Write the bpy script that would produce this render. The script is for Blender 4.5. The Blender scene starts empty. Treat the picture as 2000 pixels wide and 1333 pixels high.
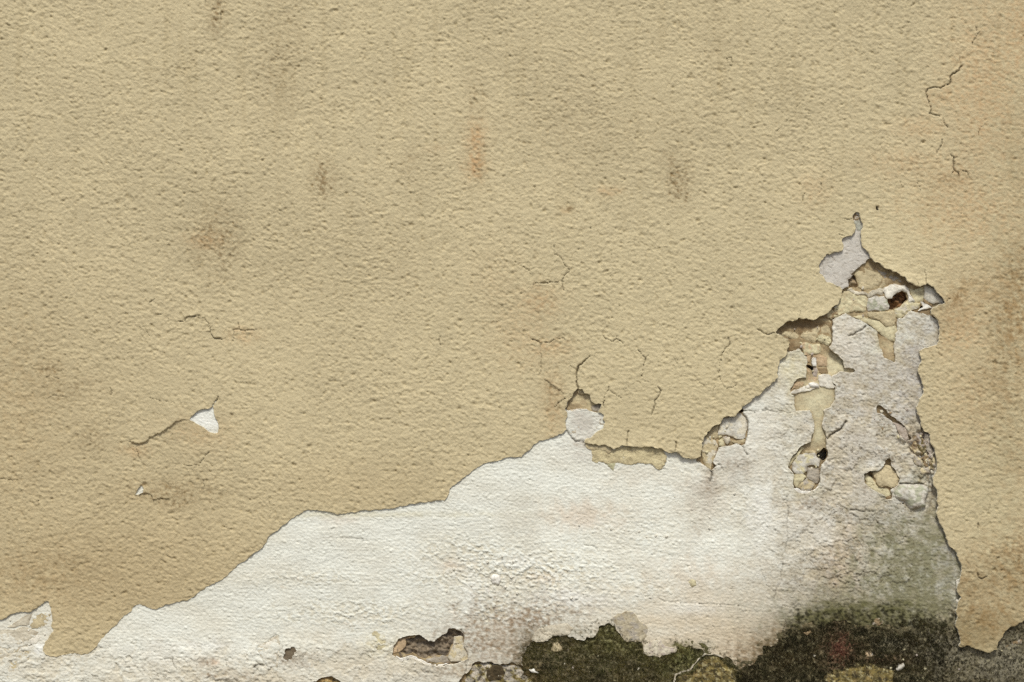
import bpy, math, random
import numpy as np

# ------------------------------------------------------------------ camera, sky, sun, exposure
S = bpy.context.scene
COL = S.collection
Z0 = 0.12                                  # height of the picture's lower edge above the ground (m)
CX, CZ = 0.0, Z0 + 0.6665
cam_d = bpy.data.cameras.new('camera'); cam = bpy.data.objects.new('camera', cam_d); COL.objects.link(cam)
cam.location = (CX, -3.0, CZ); cam.rotation_euler = (math.radians(90), 0, 0)
cam_d.sensor_width = 36; cam_d.lens = 54; cam_d.clip_start = 0.05; cam_d.clip_end = 500
S.camera = cam
SUN_EL, SUN_AZ = 56.0, -3.0               # elevation; azimuth off the wall's normal (negative: from the left)
w = bpy.data.worlds.new('World'); S.world = w; w.use_nodes = True
nt = w.node_tree; nt.nodes.clear()
sky = nt.nodes.new('ShaderNodeTexSky'); sky.sky_type = 'NISHITA'; sky.sun_disc = False
sky.sun_elevation = math.radians(SUN_EL); sky.sun_rotation = math.radians(180 + SUN_AZ)
sky.air_density = 1.0; sky.dust_density = 3.0; sky.ozone_density = 0.6
bg = nt.nodes.new('ShaderNodeBackground'); bg.inputs[1].default_value = 0.05
out = nt.nodes.new('ShaderNodeOutputWorld')
nt.links.new(sky.outputs[0], bg.inputs[0]); nt.links.new(bg.outputs[0], out.inputs[0])
sun_d = bpy.data.lights.new('sun', 'SUN'); sun = bpy.data.objects.new('sun', sun_d); COL.objects.link(sun)
sun_d.energy = 1.5; sun_d.angle = math.radians(11); sun_d.color = (1.0, 0.985, 0.90)
el, az = math.radians(SUN_EL), math.radians(SUN_AZ)
from mathutils import Vector
sv = Vector((math.sin(az) * math.cos(el), -math.cos(az) * math.cos(el), math.sin(el)))   # towards the sun
sun.rotation_euler = sv.to_track_quat('Z', 'Y').to_euler(); sun.location = (0, -4, 5)
S.view_settings.view_transform = 'Standard'; S.view_settings.look = 'None'
S.view_settings.exposure = 0.95; S.view_settings.gamma = 1; S.view_settings.use_curve_mapping = False

S.cycles.use_denoising = False
# ------------------------------------------------------------------ numeric helpers (photo px = mm on the wall)
def lin(c):
    c = np.asarray(c, float) / 255.0
    return np.where(c <= 0.04045, c / 12.92, ((c + 0.055) / 1.055) ** 2.4)
_r = np.random.RandomState(7)
PERM = np.concatenate([_r.permutation(256)] * 2)
ang = _r.rand(256) * 2 * np.pi; GRX, GRY = np.cos(ang), np.sin(ang)
def pn(x, y, seed=0):
    x = x + seed * 17.13; y = y + seed * 9.71
    xi = np.floor(x).astype(np.int64); yi = np.floor(y).astype(np.int64)
    xf = x - xi; yf = y - yi; xi &= 255; yi &= 255
    u = xf * xf * xf * (xf * (xf * 6 - 15) + 10); v = yf * yf * yf * (yf * (yf * 6 - 15) + 10)
    def g(ix, iy, dx, dy):
        h = PERM[(PERM[ix & 255] + iy) & 255]
        return GRX[h] * dx + GRY[h] * dy
    a = g(xi, yi, xf, yf); b = g(xi + 1, yi, xf - 1, yf); c = g(xi, yi + 1, xf, yf - 1); d = g(xi + 1, yi + 1, xf - 1, yf - 1)
    return ((a + (b - a) * u) * (1 - v) + (c + (d - c) * u) * v) * 1.5
def fbm(x, y, seed=0, octv=4, lac=2.1, gain=0.5):
    t = 0; a = 1.0
    for k in range(octv):
        t = t + a * pn(x, y, seed + k * 3); x = x * lac; y = y * lac; a *= gain
    return t
def sst(a, b, x):
    t = np.clip((x - a) / (b - a), 0, 1); return t * t * (3 - 2 * t)
def mixc(c, col, m):
    return c * (1 - m[..., None]) + np.asarray(lin(col)) * m[..., None]

ZOOM = dict(A=(1620, 490, 8.333), B=(1500, 600, 8.333), C=(1520, 700, 8.333), D=(1520, 840, 8.333), E=(1660, 760, 8.333),
            F=(1660, 870, 8.333), G=(1350, 780, 6.06), R1=(1450, 380, 4.444), R2=(1450, 660, 3.809), R3=(1040, 640, 4.165),
            R4=(1400, 980, 3.333), R5=(900, 980, 3.636), R6=(450, 980, 3.776), R7=(0, 980, 3.776), R8=(200, 580, 3.1),
            R9=(1700, 0, 3.333), Q1=(0, 0, 3.0), Q3=(1333, 0, 3.0), Q4=(0, 444, 3.0), Q5=(667, 444, 3.0), P=(0, 0, 1.0))
def Z(k, *pts):
    ox, oy, s = ZOOM[k]
    return np.array([(ox + x / s, oy + y / s) for x, y in pts], float)
def fract(poly, seed, rough=0.14, mn=3.0, closed=True):
    rs = random.Random(seed)
    pts = [tuple(p) for p in poly]
    if closed: pts.append(pts[0])
    def sub(a, b, o):
        dx, dy = b[0] - a[0], b[1] - a[1]; L = math.hypot(dx, dy)
        if L < mn: o.append(b); return
        k = rs.uniform(-1, 1) * rough
        t = rs.uniform(.4, .6)
        m = (a[0] + dx * t - dy * k, a[1] + dy * t + dx * k)
        sub(a, m, o); sub(m, b, o)
    o = [pts[0]]
    for a, b in zip(pts[:-1], pts[1:]):
        if math.hypot(b[0] - a[0], b[1] - a[1]) > 90: o.append(b)
        else: sub(a, b, o)
    if closed: o.pop()
    return np.array(o)
def nearest(xs, ys, polys, band, closed=True):
    D = np.full((len(ys), len(xs)), float(band)); VX = np.zeros_like(D); VY = np.zeros_like(D)
    for P in polys:
        n = len(P)
        for i in range(n if closed else n - 1):
            a, b = P[i], P[(i + 1) % n]
            j0, j1 = np.searchsorted(xs, [min(a[0], b[0]) - band, max(a[0], b[0]) + band])
            i0, i1 = np.searchsorted(ys, [min(a[1], b[1]) - band, max(a[1], b[1]) + band])
            if j1 <= j0 or i1 <= i0: continue
            X = xs[j0:j1][None, :]; Y = ys[i0:i1][:, None]
            dx, dy = b - a; L2 = dx * dx + dy * dy + 1e-9
            t = np.clip(((X - a[0]) * dx + (Y - a[1]) * dy) / L2, 0, 1)
            vx = a[0] + t * dx - X; vy = a[1] + t * dy - Y
            d = np.sqrt(vx * vx + vy * vy)
            s = D[i0:i1, j0:j1]; m = d < s
            s[m] = d[m]; VX[i0:i1, j0:j1][m] = vx[m]; VY[i0:i1, j0:j1][m] = vy[m]
    return D, VX, VY
def inside(xs, ys, P):
    R = np.zeros((len(ys), len(xs)), bool)
    a = P; b = np.roll(P, -1, 0)
    for i in range(*np.searchsorted(ys, [P[:, 1].min(), P[:, 1].max()])):
        y = ys[i]
        m = (a[:, 1] <= y) != (b[:, 1] <= y)
        if not m.any(): continue
        xc = np.sort(a[m, 0] + (y - a[m, 1]) * (b[m, 0] - a[m, 0]) / (b[m, 1] - a[m, 1]))
        R[i] = np.searchsorted(xc, xs) % 2 == 1
    return R
def blobs(X, Y, lst, warp=None):
    """soft blobs: (cx, cy, rx, ry, strength)"""
    m = np.zeros(np.broadcast(X, Y).shape)
    WX, WY = warp if warp is not None else (0, 0)
    for cx, cy, rx, ry, s in lst:
        d = ((X + WX * rx - cx) / rx) ** 2 + ((Y + WY * ry - cy) / ry) ** 2
        m = np.maximum(m, s * np.exp(-d * 0.9))
    return m

# ------------------------------------------------------------------ mesh helpers
def new_obj(name, verts, loops, starts, totals, mat, parent=None, col=None, sm=None):
    me = bpy.data.meshes.new(name)
    me.vertices.add(len(verts)); me.vertices.foreach_set('co', np.ascontiguousarray(verts, dtype=np.float32).ravel())
    me.loops.add(len(loops)); me.loops.foreach_set('vertex_index', np.ascontiguousarray(loops, dtype=np.int32))
    me.polygons.add(len(starts)); me.polygons.foreach_set('loop_start', np.ascontiguousarray(starts, dtype=np.int32))
    me.polygons.foreach_set('loop_total', np.ascontiguousarray(totals, dtype=np.int32))
    me.update(calc_edges=True)
    me.polygons.foreach_set('use_smooth', np.ones(len(starts), bool) if sm is None else sm)
    if col is not None:
        at = me.color_attributes.new('tone', 'FLOAT_COLOR', 'POINT')
        c = np.ones((len(verts), 4), np.float32); c[:, :col.shape[1]] = col
        at.data.foreach_set('color', c.ravel())
    me.materials.append(mat)
    o = bpy.data.objects.new(name, me); COL.objects.link(o)
    if parent: o.parent = parent
    return o
def quads_obj(name, V, Q, mat, parent=None, col=None, sm=None):
    n = len(Q)
    return new_obj(name, V, Q.ravel(), np.arange(n) * 4, np.full(n, 4), mat, parent, col, sm)
def sheet(name, xs, ys, keep, vec, H, C, thick, skirt_col, mat, parent, region=None, inset=0.0, deep=None, A=None, snap=None):
    """height-field sheet whose edge follows the contour; keep: vertices inside; vec: vector to the nearest contour point;
       thick: depth of the broken edge (mm), scalar or array"""
    ny, nx = keep.shape
    X = np.broadcast_to(xs[None, :], keep.shape).copy(); Y = np.broadcast_to(ys[:, None], keep.shape).copy()
    if snap is not None:
        X = X + snap[0]; Y = Y + snap[1]
    if vec is not None:
        o = ~keep
        X[o] += vec[0][o]; Y[o] += vec[1][o]
    k = keep.astype(np.int8)
    q = (k[:-1, :-1] + k[1:, :-1] + k[1:, 1:] + k[:-1, 1:]) >= (1 if vec is not None else 4)
    if region is not None:
        q &= region[:-1, :-1] & region[1:, :-1] & region[1:, 1:] & region[:-1, 1:]
    I, J = np.nonzero(q)
    if len(I) == 0: return None
    a = I * nx + J
    Q = np.stack([a, a + nx, a + nx + 1, a + 1], 1)
    used, inv = np.unique(Q, return_inverse=True); Q = inv.reshape(Q.shape)
    px, py, h = X.ravel()[used], Y.ravel()[used], H.ravel()[used]
    c = C.reshape(-1, C.shape[-1])[used]
    N = len(used)
    E = np.concatenate([Q[:, [0, 1]], Q[:, [1, 2]], Q[:, [2, 3]], Q[:, [3, 0]]])
    key = np.minimum(E[:, 0], E[:, 1]).astype(np.int64) * N + np.maximum(E[:, 0], E[:, 1])
    _, idx, cnt = np.unique(key, return_index=True, return_counts=True)
    B = E[idx[cnt == 1]]
    bv, binv = np.unique(B, return_inverse=True); B = binv.reshape(B.shape)
    t = np.broadcast_to(thick, H.shape).ravel()[used][bv] if np.ndim(thick) else np.full(len(bv), thick)
    if deep is not None:
        t = np.where(deep.ravel()[used][bv], 45.0, t)
    m = len(bv)
    # undercut: pull the lower rim a little towards the inside
    ix = np.zeros(m); iy = np.zeros(m)
    if vec is not None and inset:
        vx = vec[0].ravel()[used][bv]; vy = vec[1].ravel()[used][bv]; L = np.hypot(vx, vy) + 1e-6
        ix = vx / L * inset; iy = vy / L * inset
    P = np.concatenate([np.stack([px, h, py], 1), np.stack([px[bv], h[bv], py[bv]], 1),
                        np.stack([px[bv] + ix, h[bv] - t, py[bv] + iy], 1)])
    V = np.stack([(P[:, 0] - 1000) / 1000, -P[:, 1] / 1000, Z0 + (1333 - P[:, 2]) / 1000], 1)
    sc = np.broadcast_to(lin(skirt_col), (m, 3))
    jit = (0.9 + 0.2 * np.random.RandomState(3).rand(m))[:, None]
    sc1 = sc * jit
    if C.shape[-1] == 4:
        sc1 = np.concatenate([sc1, c[bv][:, 3:4]], 1)
    cc = np.concatenate([c, sc1, sc1])
    SQ = np.stack([B[:, 1] + N, B[:, 0] + N, B[:, 0] + N + m, B[:, 1] + N + m], 1)
    return quads_obj(name, V, np.concatenate([Q, SQ]), mat, parent, cc)

# ------------------------------------------------------------------ materials
def plaster_material(name, rough=0.9, bump=0.35, size=1.0, var=0.10, far_bump=False, speck=None, speck_amt=0.0):
    m = bpy.data.materials.new(name); m.use_nodes = True; t = m.node_tree; t.nodes.clear()
    N = t.nodes.new; L = t.links.new
    o = N('ShaderNodeOutputMaterial'); b = N('ShaderNodeBsdfPrincipled'); L(b.outputs[0], o.inputs[0])
    b.inputs['Roughness'].default_value = rough; b.inputs['Specular IOR Level'].default_value = 0.25
    geo = N('ShaderNodeTexCoord')
    at = N('ShaderNodeAttribute'); at.attribute_name = 'tone'
    n1 = N('ShaderNodeTexNoise'); n1.inputs['Scale'].default_value = 260 / size; n1.inputs['Detail'].default_value = 5; n1.inputs['Roughness'].default_value = 0.62
    n2 = N('ShaderNodeTexNoise'); n2.inputs['Scale'].default_value = 14; n2.inputs['Detail'].default_value = 6; n2.inputs['Roughness'].default_value = 0.6
    for n in (n1, n2): L(geo.outputs['Object'], n.inputs['Vector'])
    def rng(src, a, bb, lo=0.3, hi=0.7):
        r = N('ShaderNodeMapRange'); r.inputs[1].default_value = lo; r.inputs[2].default_value = hi
        r.inputs[3].default_value = a; r.inputs[4].default_value = bb; L(src, r.inputs[0]); return r.outputs[0]
    m1 = N('ShaderNodeMath'); m1.operation = 'MULTIPLY'; L(rng(n1.outputs[0], 1 - var, 1 + var), m1.inputs[0]); L(rng(n2.outputs[0], 1 - var * .5, 1 + var * .5), m1.inputs[1])
    vm = N('ShaderNodeVectorMath'); vm.operation = 'SCALE'; L(at.outputs['Color'], vm.inputs[0]); L(m1.outputs[0], vm.inputs['Scale'])
    colour = vm.outputs[0]
    if speck:
        n3 = N('ShaderNodeTexNoise'); n3.inputs['Scale'].default_value = 330; n3.inputs['Detail'].default_value = 2; L(geo.outputs['Object'], n3.inputs['Vector'])
        mx = N('ShaderNodeMix'); mx.data_type = 'RGBA'; mx.inputs['B'].default_value = (*lin(speck), 1)
        L(rng(n3.outputs[0], 0, speck_amt, 0.62, 0.72), mx.inputs['Factor']); L(colour, mx.inputs['A']); colour = mx.outputs['Result']
    L(colour, b.inputs['Base Color'])
    bp = N('ShaderNodeBump'); bp.inputs['Strength'].default_value = bump; bp.inputs['Distance'].default_value = 0.0012 * size; L(n1.outputs[0], bp.inputs['Height'])
    last = bp
    if far_bump:     # beyond the finely meshed part of the wall the stucco grain comes from here
        n4 = N('ShaderNodeTexNoise'); n4.inputs['Scale'].default_value = 90; n4.inputs['Detail'].default_value = 3; L(geo.outputs['Object'], n4.inputs['Vector'])
        b2 = N('ShaderNodeBump'); b2.inputs['Distance'].default_value = 0.003; L(n4.outputs[0], b2.inputs['Height']); L(at.outputs['Alpha'], b2.inputs['Strength'])
        L(bp.outputs[0], b2.inputs['Normal']); last = b2
    L(last.outputs[0], b.inputs['Normal'])
    return m
M_PAINT = plaster_material('ochre_stucco_paint', 0.8, 0.95, 1.1, 0.08, far_bump=True)
M_COAT = plaster_material('white_lime_coat', 0.93, 0.85, 0.9, 0.06)
M_BASE = plaster_material('old_plaster', 0.95, 0.7, 1.0, 0.16)
M_MASON = plaster_material('masonry_core', 0.95, 0.9, 1.4, 0.3)
M_STONE = plaster_material('rubble_stone', 0.9, 0.9, 1.3, 0.35, speck=(52, 44, 30), speck_amt=0.85)
M_DARK = plaster_material('damp_concrete', 0.95, 1.0, 1.2, 0.45, speck=(150, 142, 118), speck_amt=0.5)

# ------------------------------------------------------------------ outlines traced on the wall
EDGE = np.concatenate([
    Z('P', (-700, 1600), (-700, 1262), (-420, 1250), (-200, 1232), (-60, 1222), (-12, 1214), (0, 1211), (12, 1207), (20, 1200), (33, 1196), (40, 1195), (56, 1197), (65, 1190), (78, 1183),
      (88, 1175), (94, 1174), (99, 1188), (101, 1202), (99, 1222), (104, 1232), (96, 1243), (88, 1254), (84, 1264), (84, 1273), (90, 1279), (96, 1282),
      (107, 1283), (125, 1279), (140, 1277), (158, 1280), (172, 1277), (181, 1270), (190, 1260), (200, 1247), (212, 1233), (222, 1225),
      (232, 1213), (246, 1201), (256, 1193), (262, 1184), (267, 1182), (273, 1181), (280, 1184), (292, 1189), (305, 1191), (314, 1187),
      (320, 1183), (330, 1181), (345, 1176), (365, 1174), (378, 1166), (390, 1155), (404, 1146), (418, 1140), (432, 1133), (445, 1123),
      (456, 1112), (470, 1100), (485, 1090), (497, 1079), (512, 1070), (520, 1060), (524, 1048), (536, 1040), (548, 1030), (562, 1020),
      (568, 1014), (580, 1006), (594, 998), (610, 996), (628, 997), (645, 1000), (660, 1005), (680, 1001), (700, 999), (712, 995),
      (740, 996), (765, 993), (790, 988), (810, 984), (840, 980), (868, 978), (875, 968), (878, 955), (885, 948), (897, 940), (915, 927),
      (930, 915), (948, 905), (975, 899), (1000, 893), (1018, 893), (1030, 882), (1042, 868), (1055, 860), (1070, 858), (1085, 852),
      (1100, 846), (1106, 840)),
    Z('R3', (275, 740), (265, 655), (285, 600), (320, 570), (350, 515), (365, 495), (410, 495), (425, 535), (470, 550), (475, 580), (510, 620),
      (560, 617), (555, 650), (535, 690), (580, 710), (590, 780), (580, 820), (510, 860), (440, 905), (420, 935), (480, 945), (560, 955),
      (640, 975), (660, 990), (690, 975), (740, 958), (770, 960), (820, 970), (880, 975), (940, 970), (1000, 980), (1050, 982), (1080, 1005),
      (1130, 1025), (1160, 1000), (1200, 1030), (1240, 1060), (1290, 1070), (1340, 1060), (1370, 1045), (1380, 990), (1375, 940),
      (1395, 890), (1420, 850), (1450, 820), (1520, 785), (1550, 735), (1580, 722), (1640, 725), (1670, 690), (1700, 660), (1730, 630),
      (1780, 595), (1850, 545), (1880, 505), (1916, 480)),
    Z('R2', (240, 325), (262, 290), (262, 220), (275, 170), (320, 140), (335, 80), (345, 20)),
    Z('R1', (340, 1225), (280, 1200), (310, 1165), (360, 1125), (430, 1100), (490, 1065), (560, 1075), (640, 1080), (690, 1055), (740, 1030),
      (770, 1000), (830, 955), (850, 915), (860, 870), (870, 830), (850, 800), (740, 770), (700, 700), (668, 680), (665, 620), (690, 570),
      (730, 518), (800, 500), (870, 485), (880, 440), (865, 400), (900, 365), (950, 360), (980, 325), (985, 300), (970, 230), (955, 190),
      (980, 155), (1010, 150), (1020, 180), (1040, 240), (1050, 290), (1030, 320), (1030, 400), (1045, 450), (1080, 490), (1110, 545),
      (1160, 590), (1220, 625), (1280, 650), (1340, 675), (1370, 705), (1410, 715), (1440, 765), (1500, 790), (1540, 800), (1590, 780),
      (1600, 768), (1650, 800), (1700, 860), (1735, 900), (1765, 935), (1740, 955), (1640, 1000), (1640, 1040), (1700, 1100),
      (1715, 1150), (1700, 1250), (1690, 1310)),
    Z('R2', (1380, 75), (1320, 95), (1320, 130), (1310, 230), (1330, 300), (1350, 370), (1340, 430), (1310, 490), (1300, 560), (1330, 620),
      (1350, 690), (1400, 720), (1415, 800), (1440, 880), (1450, 940), (1445, 1000), (1420, 1080), (1450, 1140), (1450, 1200), (1440, 1300)),
    Z('R4', (1450, 140), (1490, 220), (1530, 300), (1570, 370), (1590, 430), (1580, 490), (1560, 560), (1590, 620), (1565, 660), (1560, 760),
      (1570, 850), (1572, 940), (1600, 945), (1640, 935), (1670, 950), (1730, 970), (1790, 970), (1820, 960), (1840, 900), (1860, 860),
      (1900, 820), (1960, 790), (2000, 770)),
    Z('P', (2060, 1195), (2160, 1215), (2300, 1240), (2500, 1290), (2700, 1310), (2700, 1600))])
# the edge is smooth on the left and ragged on the right
def fract_var(poly, seed):
    n = len(poly); o = []
    for i in range(n):
        a, b = poly[i], poly[(i + 1) % n]
        r = 0.10 if a[0] < 1060 else 0.17
        f = fract(np.array([a, b]), seed + i, r, 3.0, closed=False)
        o.append(f[:-1])
    return np.concatenate(o)
HOLE_E = fract_var(EDGE, 11)
TRI = fract(Z('R8', (520, 740), (560, 705), (600, 680), (640, 678), (662, 666), (678, 634), (686, 632), (672, 668), (676, 702), (692, 745), (706, 785), (700, 826),
              (640, 815), (580, 775)), 5, 0.08)
CHIP = fract(Z('R8', (192, 1202), (214, 1160), (235, 1138), (250, 1160), (242, 1188), (215, 1200)), 6, 0.08)
TINY = [fract(Z('R1', *p), 30 + i, 0.1, 2) for i, p in enumerate([
    [(1168, 98), (1176, 96), (1190, 140), (1180, 148), (1160, 132)], [(1395, 0)] * 0 or [(350, 1175), (362, 1160), (366, 1170), (354, 1185)]])]
CUT_MAIN = fract(np.concatenate([
    Z('P', (1480, 690), (1480, 600), (1580, 590), (1580, 380), (1720, 380), (1870, 520), (1870, 600), (1830, 625)),
    Z('A', (1640, 1045), (1430, 1010), (1340, 970), (1270, 1030), (1210, 1100), (1120, 1110), (1130, 1250)),
    Z('P', (1750, 665), (1747, 680), (1752, 711), (1738, 704), (1728, 700), (1720, 680), (1716, 662)),
    Z('B', (1780, 390), (1640, 300), (1500, 210), (1380, 170), (1270, 100), (1180, 150), (1060, 210), (1050, 330), (1060, 480), (1060, 560),
      (1000, 660), (1080, 740), (1170, 810), (1240, 870), (1250, 990), (1400, 1000), (1430, 1050), (1150, 1070), (1080, 1110), (1050, 1130),
      (1060, 1230), (1110, 1265)),
    Z('C', (940, 500), (935, 580), (940, 680), (900, 740), (820, 820), (740, 850), (760, 900), (740, 1000), (725, 1120), (780, 1200), (800, 1280)),
    Z('D', (800, 220), (790, 280), (820, 350), (820, 430), (760, 530), (700, 620), (695, 730), (690, 860), (660, 940), (600, 990), (500, 1030),
      (400, 1045), (330, 1030), (250, 970), (240, 850), (260, 740), (210, 660), (160, 600), (200, 480), (300, 370), (380, 260), (480, 215),
      (540, 190), (550, 80)),
    Z('C', (580, 1200), (590, 1050), (560, 950), (520, 850), (400, 860), (290, 870), (270, 740), (270, 620), (200, 570), (200, 500), (260, 400),
      (350, 320)),
    Z('B', (560, 1150), (630, 1150), (620, 960), (650, 900), (640, 820), (560, 740), (500, 680), (400, 730), (300, 740), (260, 800))]), 21, 0.13)
CUT_HOOK = fract(Z('F', (230, 470), (330, 415), (450, 420), (560, 340), (600, 240), (655, 195), (690, 260), (690, 340), (750, 400), (780, 480),
                   (830, 545), (820, 600), (790, 660), (710, 710), (670, 740), (705, 790), (700, 880), (590, 895), (580, 830), (500, 790),
                   (400, 740), (310, 680), (250, 620), (240, 540)), 22, 0.1)
CUT_GROOVE = fract(Z('E', (430, 255), (500, 260), (560, 310), (640, 400), (740, 470), (860, 560), (950, 680), (1030, 820), (960, 850), (900, 860),
                     (830, 770), (700, 540), (600, 470), (540, 410), (440, 390)), 23, 0.12)
CUT_BITE = fract(Z('F', (830, 905), (850, 925), (930, 965), (880, 978)), 24, 0.08, 2)
CUT_MID = fract(Z('G', (60, 450), (200, 250), (400, 150), (540, 120), (600, 90), (630, 135), (612, 175), (650, 215), (678, 275), (660, 460), (640, 540),
                  (600, 555), (540, 530), (400, 560), (330, 580), (290, 690), (265, 750), (305, 795), (240, 850), (160, 790), (60, 740)), 25, 0.1)
CUT_NOOK = fract(Z('R3', (250, 660), (300, 480), (480, 480), (600, 600), (590, 660), (560, 690), (500, 690), (440, 665), (300, 680)), 26, 0.12)
CUT_LOW = fract(Z('R6', (1190, 1130), (1200, 1060), (1240, 1010), (1300, 990), (1370, 985), (1390, 980), (1430, 1005), (1460, 1030), (1505, 1030),
                  (1540, 1000), (1590, 975), (1605, 935), (1660, 935), (1700, 955), (1720, 980), (1720, 1060), (1745, 1110), (1750, 1160),
                  (1700, 1185), (1600, 1200), (1550, 1215), (1460, 1205), (1390, 1175), (1330, 1150), (1250, 1165)), 27, 0.14)
CUT_SPOT = fract(Z('R6', (395, 1105), (440, 1085), (480, 1088), (470, 1130), (430, 1165), (388, 1162)), 28, 0.34)
CUT_MOSS = fract(np.concatenate([Z('P', (1017, 1600)), Z('R5', (440, 1290), (430, 1150), (435, 1080), (470, 1030), (500, 1000), (590, 1000), (650, 960), (700, 960), (760, 955),
                   (800, 965), (870, 990), (930, 970), (970, 930), (1010, 880), (1060, 868), (1100, 900), (1140, 960), (1170, 990), (1250, 1000),
                   (1290, 990), (1300, 1040), (1310, 1090), (1380, 1100), (1450, 1085), (1520, 1070), (1540, 1030), (1600, 1035), (1680, 1050),
                   (1740, 1085), (1860, 1110), (1960, 1180), (1990, 1240)),
                   Z('R4', (150, 1110), (250, 1050), (300, 1000), (310, 940), (400, 925), (450, 890), (540, 850), (700, 830), (900, 820), (1100, 840), (1300, 860),
                     (1450, 860), (1560, 850), (1600, 840), (1700, 800), (2000, 700)), Z('P', (2700, 1250), (2700, 1600))]), 29, 0.24)
CUT_FOOT = fract(Z('R5', (-40, 1400), (20, 1230), (80, 1155), (180, 1145), (280, 1160), (370, 1145), (430, 1165), (460, 1210), (520, 1245), (540, 1400)), 31, 0.14)
CUT_FOOT2 = fract(Z('R6', (590, 1400), (612, 1325), (660, 1305), (745, 1290), (780, 1310), (815, 1330), (830, 1400)), 32, 0.14)
CUTS = [CUT_MAIN, CUT_HOOK, CUT_GROOVE, CUT_BITE, CUT_MID, CUT_NOOK, CUT_LOW, CUT_SPOT, CUT_MOSS, CUT_FOOT, CUT_FOOT2]
# deep holes through the old plaster
DEEP = [fract(p, 50 + i, 0.1, 2.5) for i, p in enumerate([
    Z('A', (1040, 740), (1160, 670), (1210, 650), (1270, 690), (1300, 790), (1240, 840), (1200, 900), (1060, 955), (990, 950), (970, 880), (955, 790), (1030, 770)),
    Z('B', (640, 945), (700, 945), (770, 970), (765, 1080), (720, 1100), (725, 1035), (650, 990)),
    Z('D', (640, 390), (700, 350), (780, 280), (818, 360), (818, 430), (760, 520), (690, 470), (640, 440)),
    Z('D', (355, 405), (380, 372), (448, 366), (430, 402)),
    Z('G', (555, 150), (600, 95), (630, 135), (600, 165)),
    Z('A', (1480, 940), (1520, 880), (1550, 920), (1500, 955)),
    Z('A', (330, 460), (390, 400), (440, 395), (480, 590), (440, 600), (330, 575)),
    Z('F', (330, 440), (370, 440), (450, 560), (430, 570), (340, 500)),
    Z('C', (205, 490), (240, 460), (260, 470), (225, 495)),
    Z('R6', (1245, 1110), (1290, 1070), (1290, 1020), (1350, 1010), (1380, 983), (1455, 1025), (1505, 1030), (1590, 980), (1605, 935), (1715, 970),
      (1720, 995), (1660, 1000), (1640, 1050), (1615, 1100), (1605, 1145), (1510, 1145), (1430, 1160), (1380, 1150), (1340, 1120), (1290, 1135))])]
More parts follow.
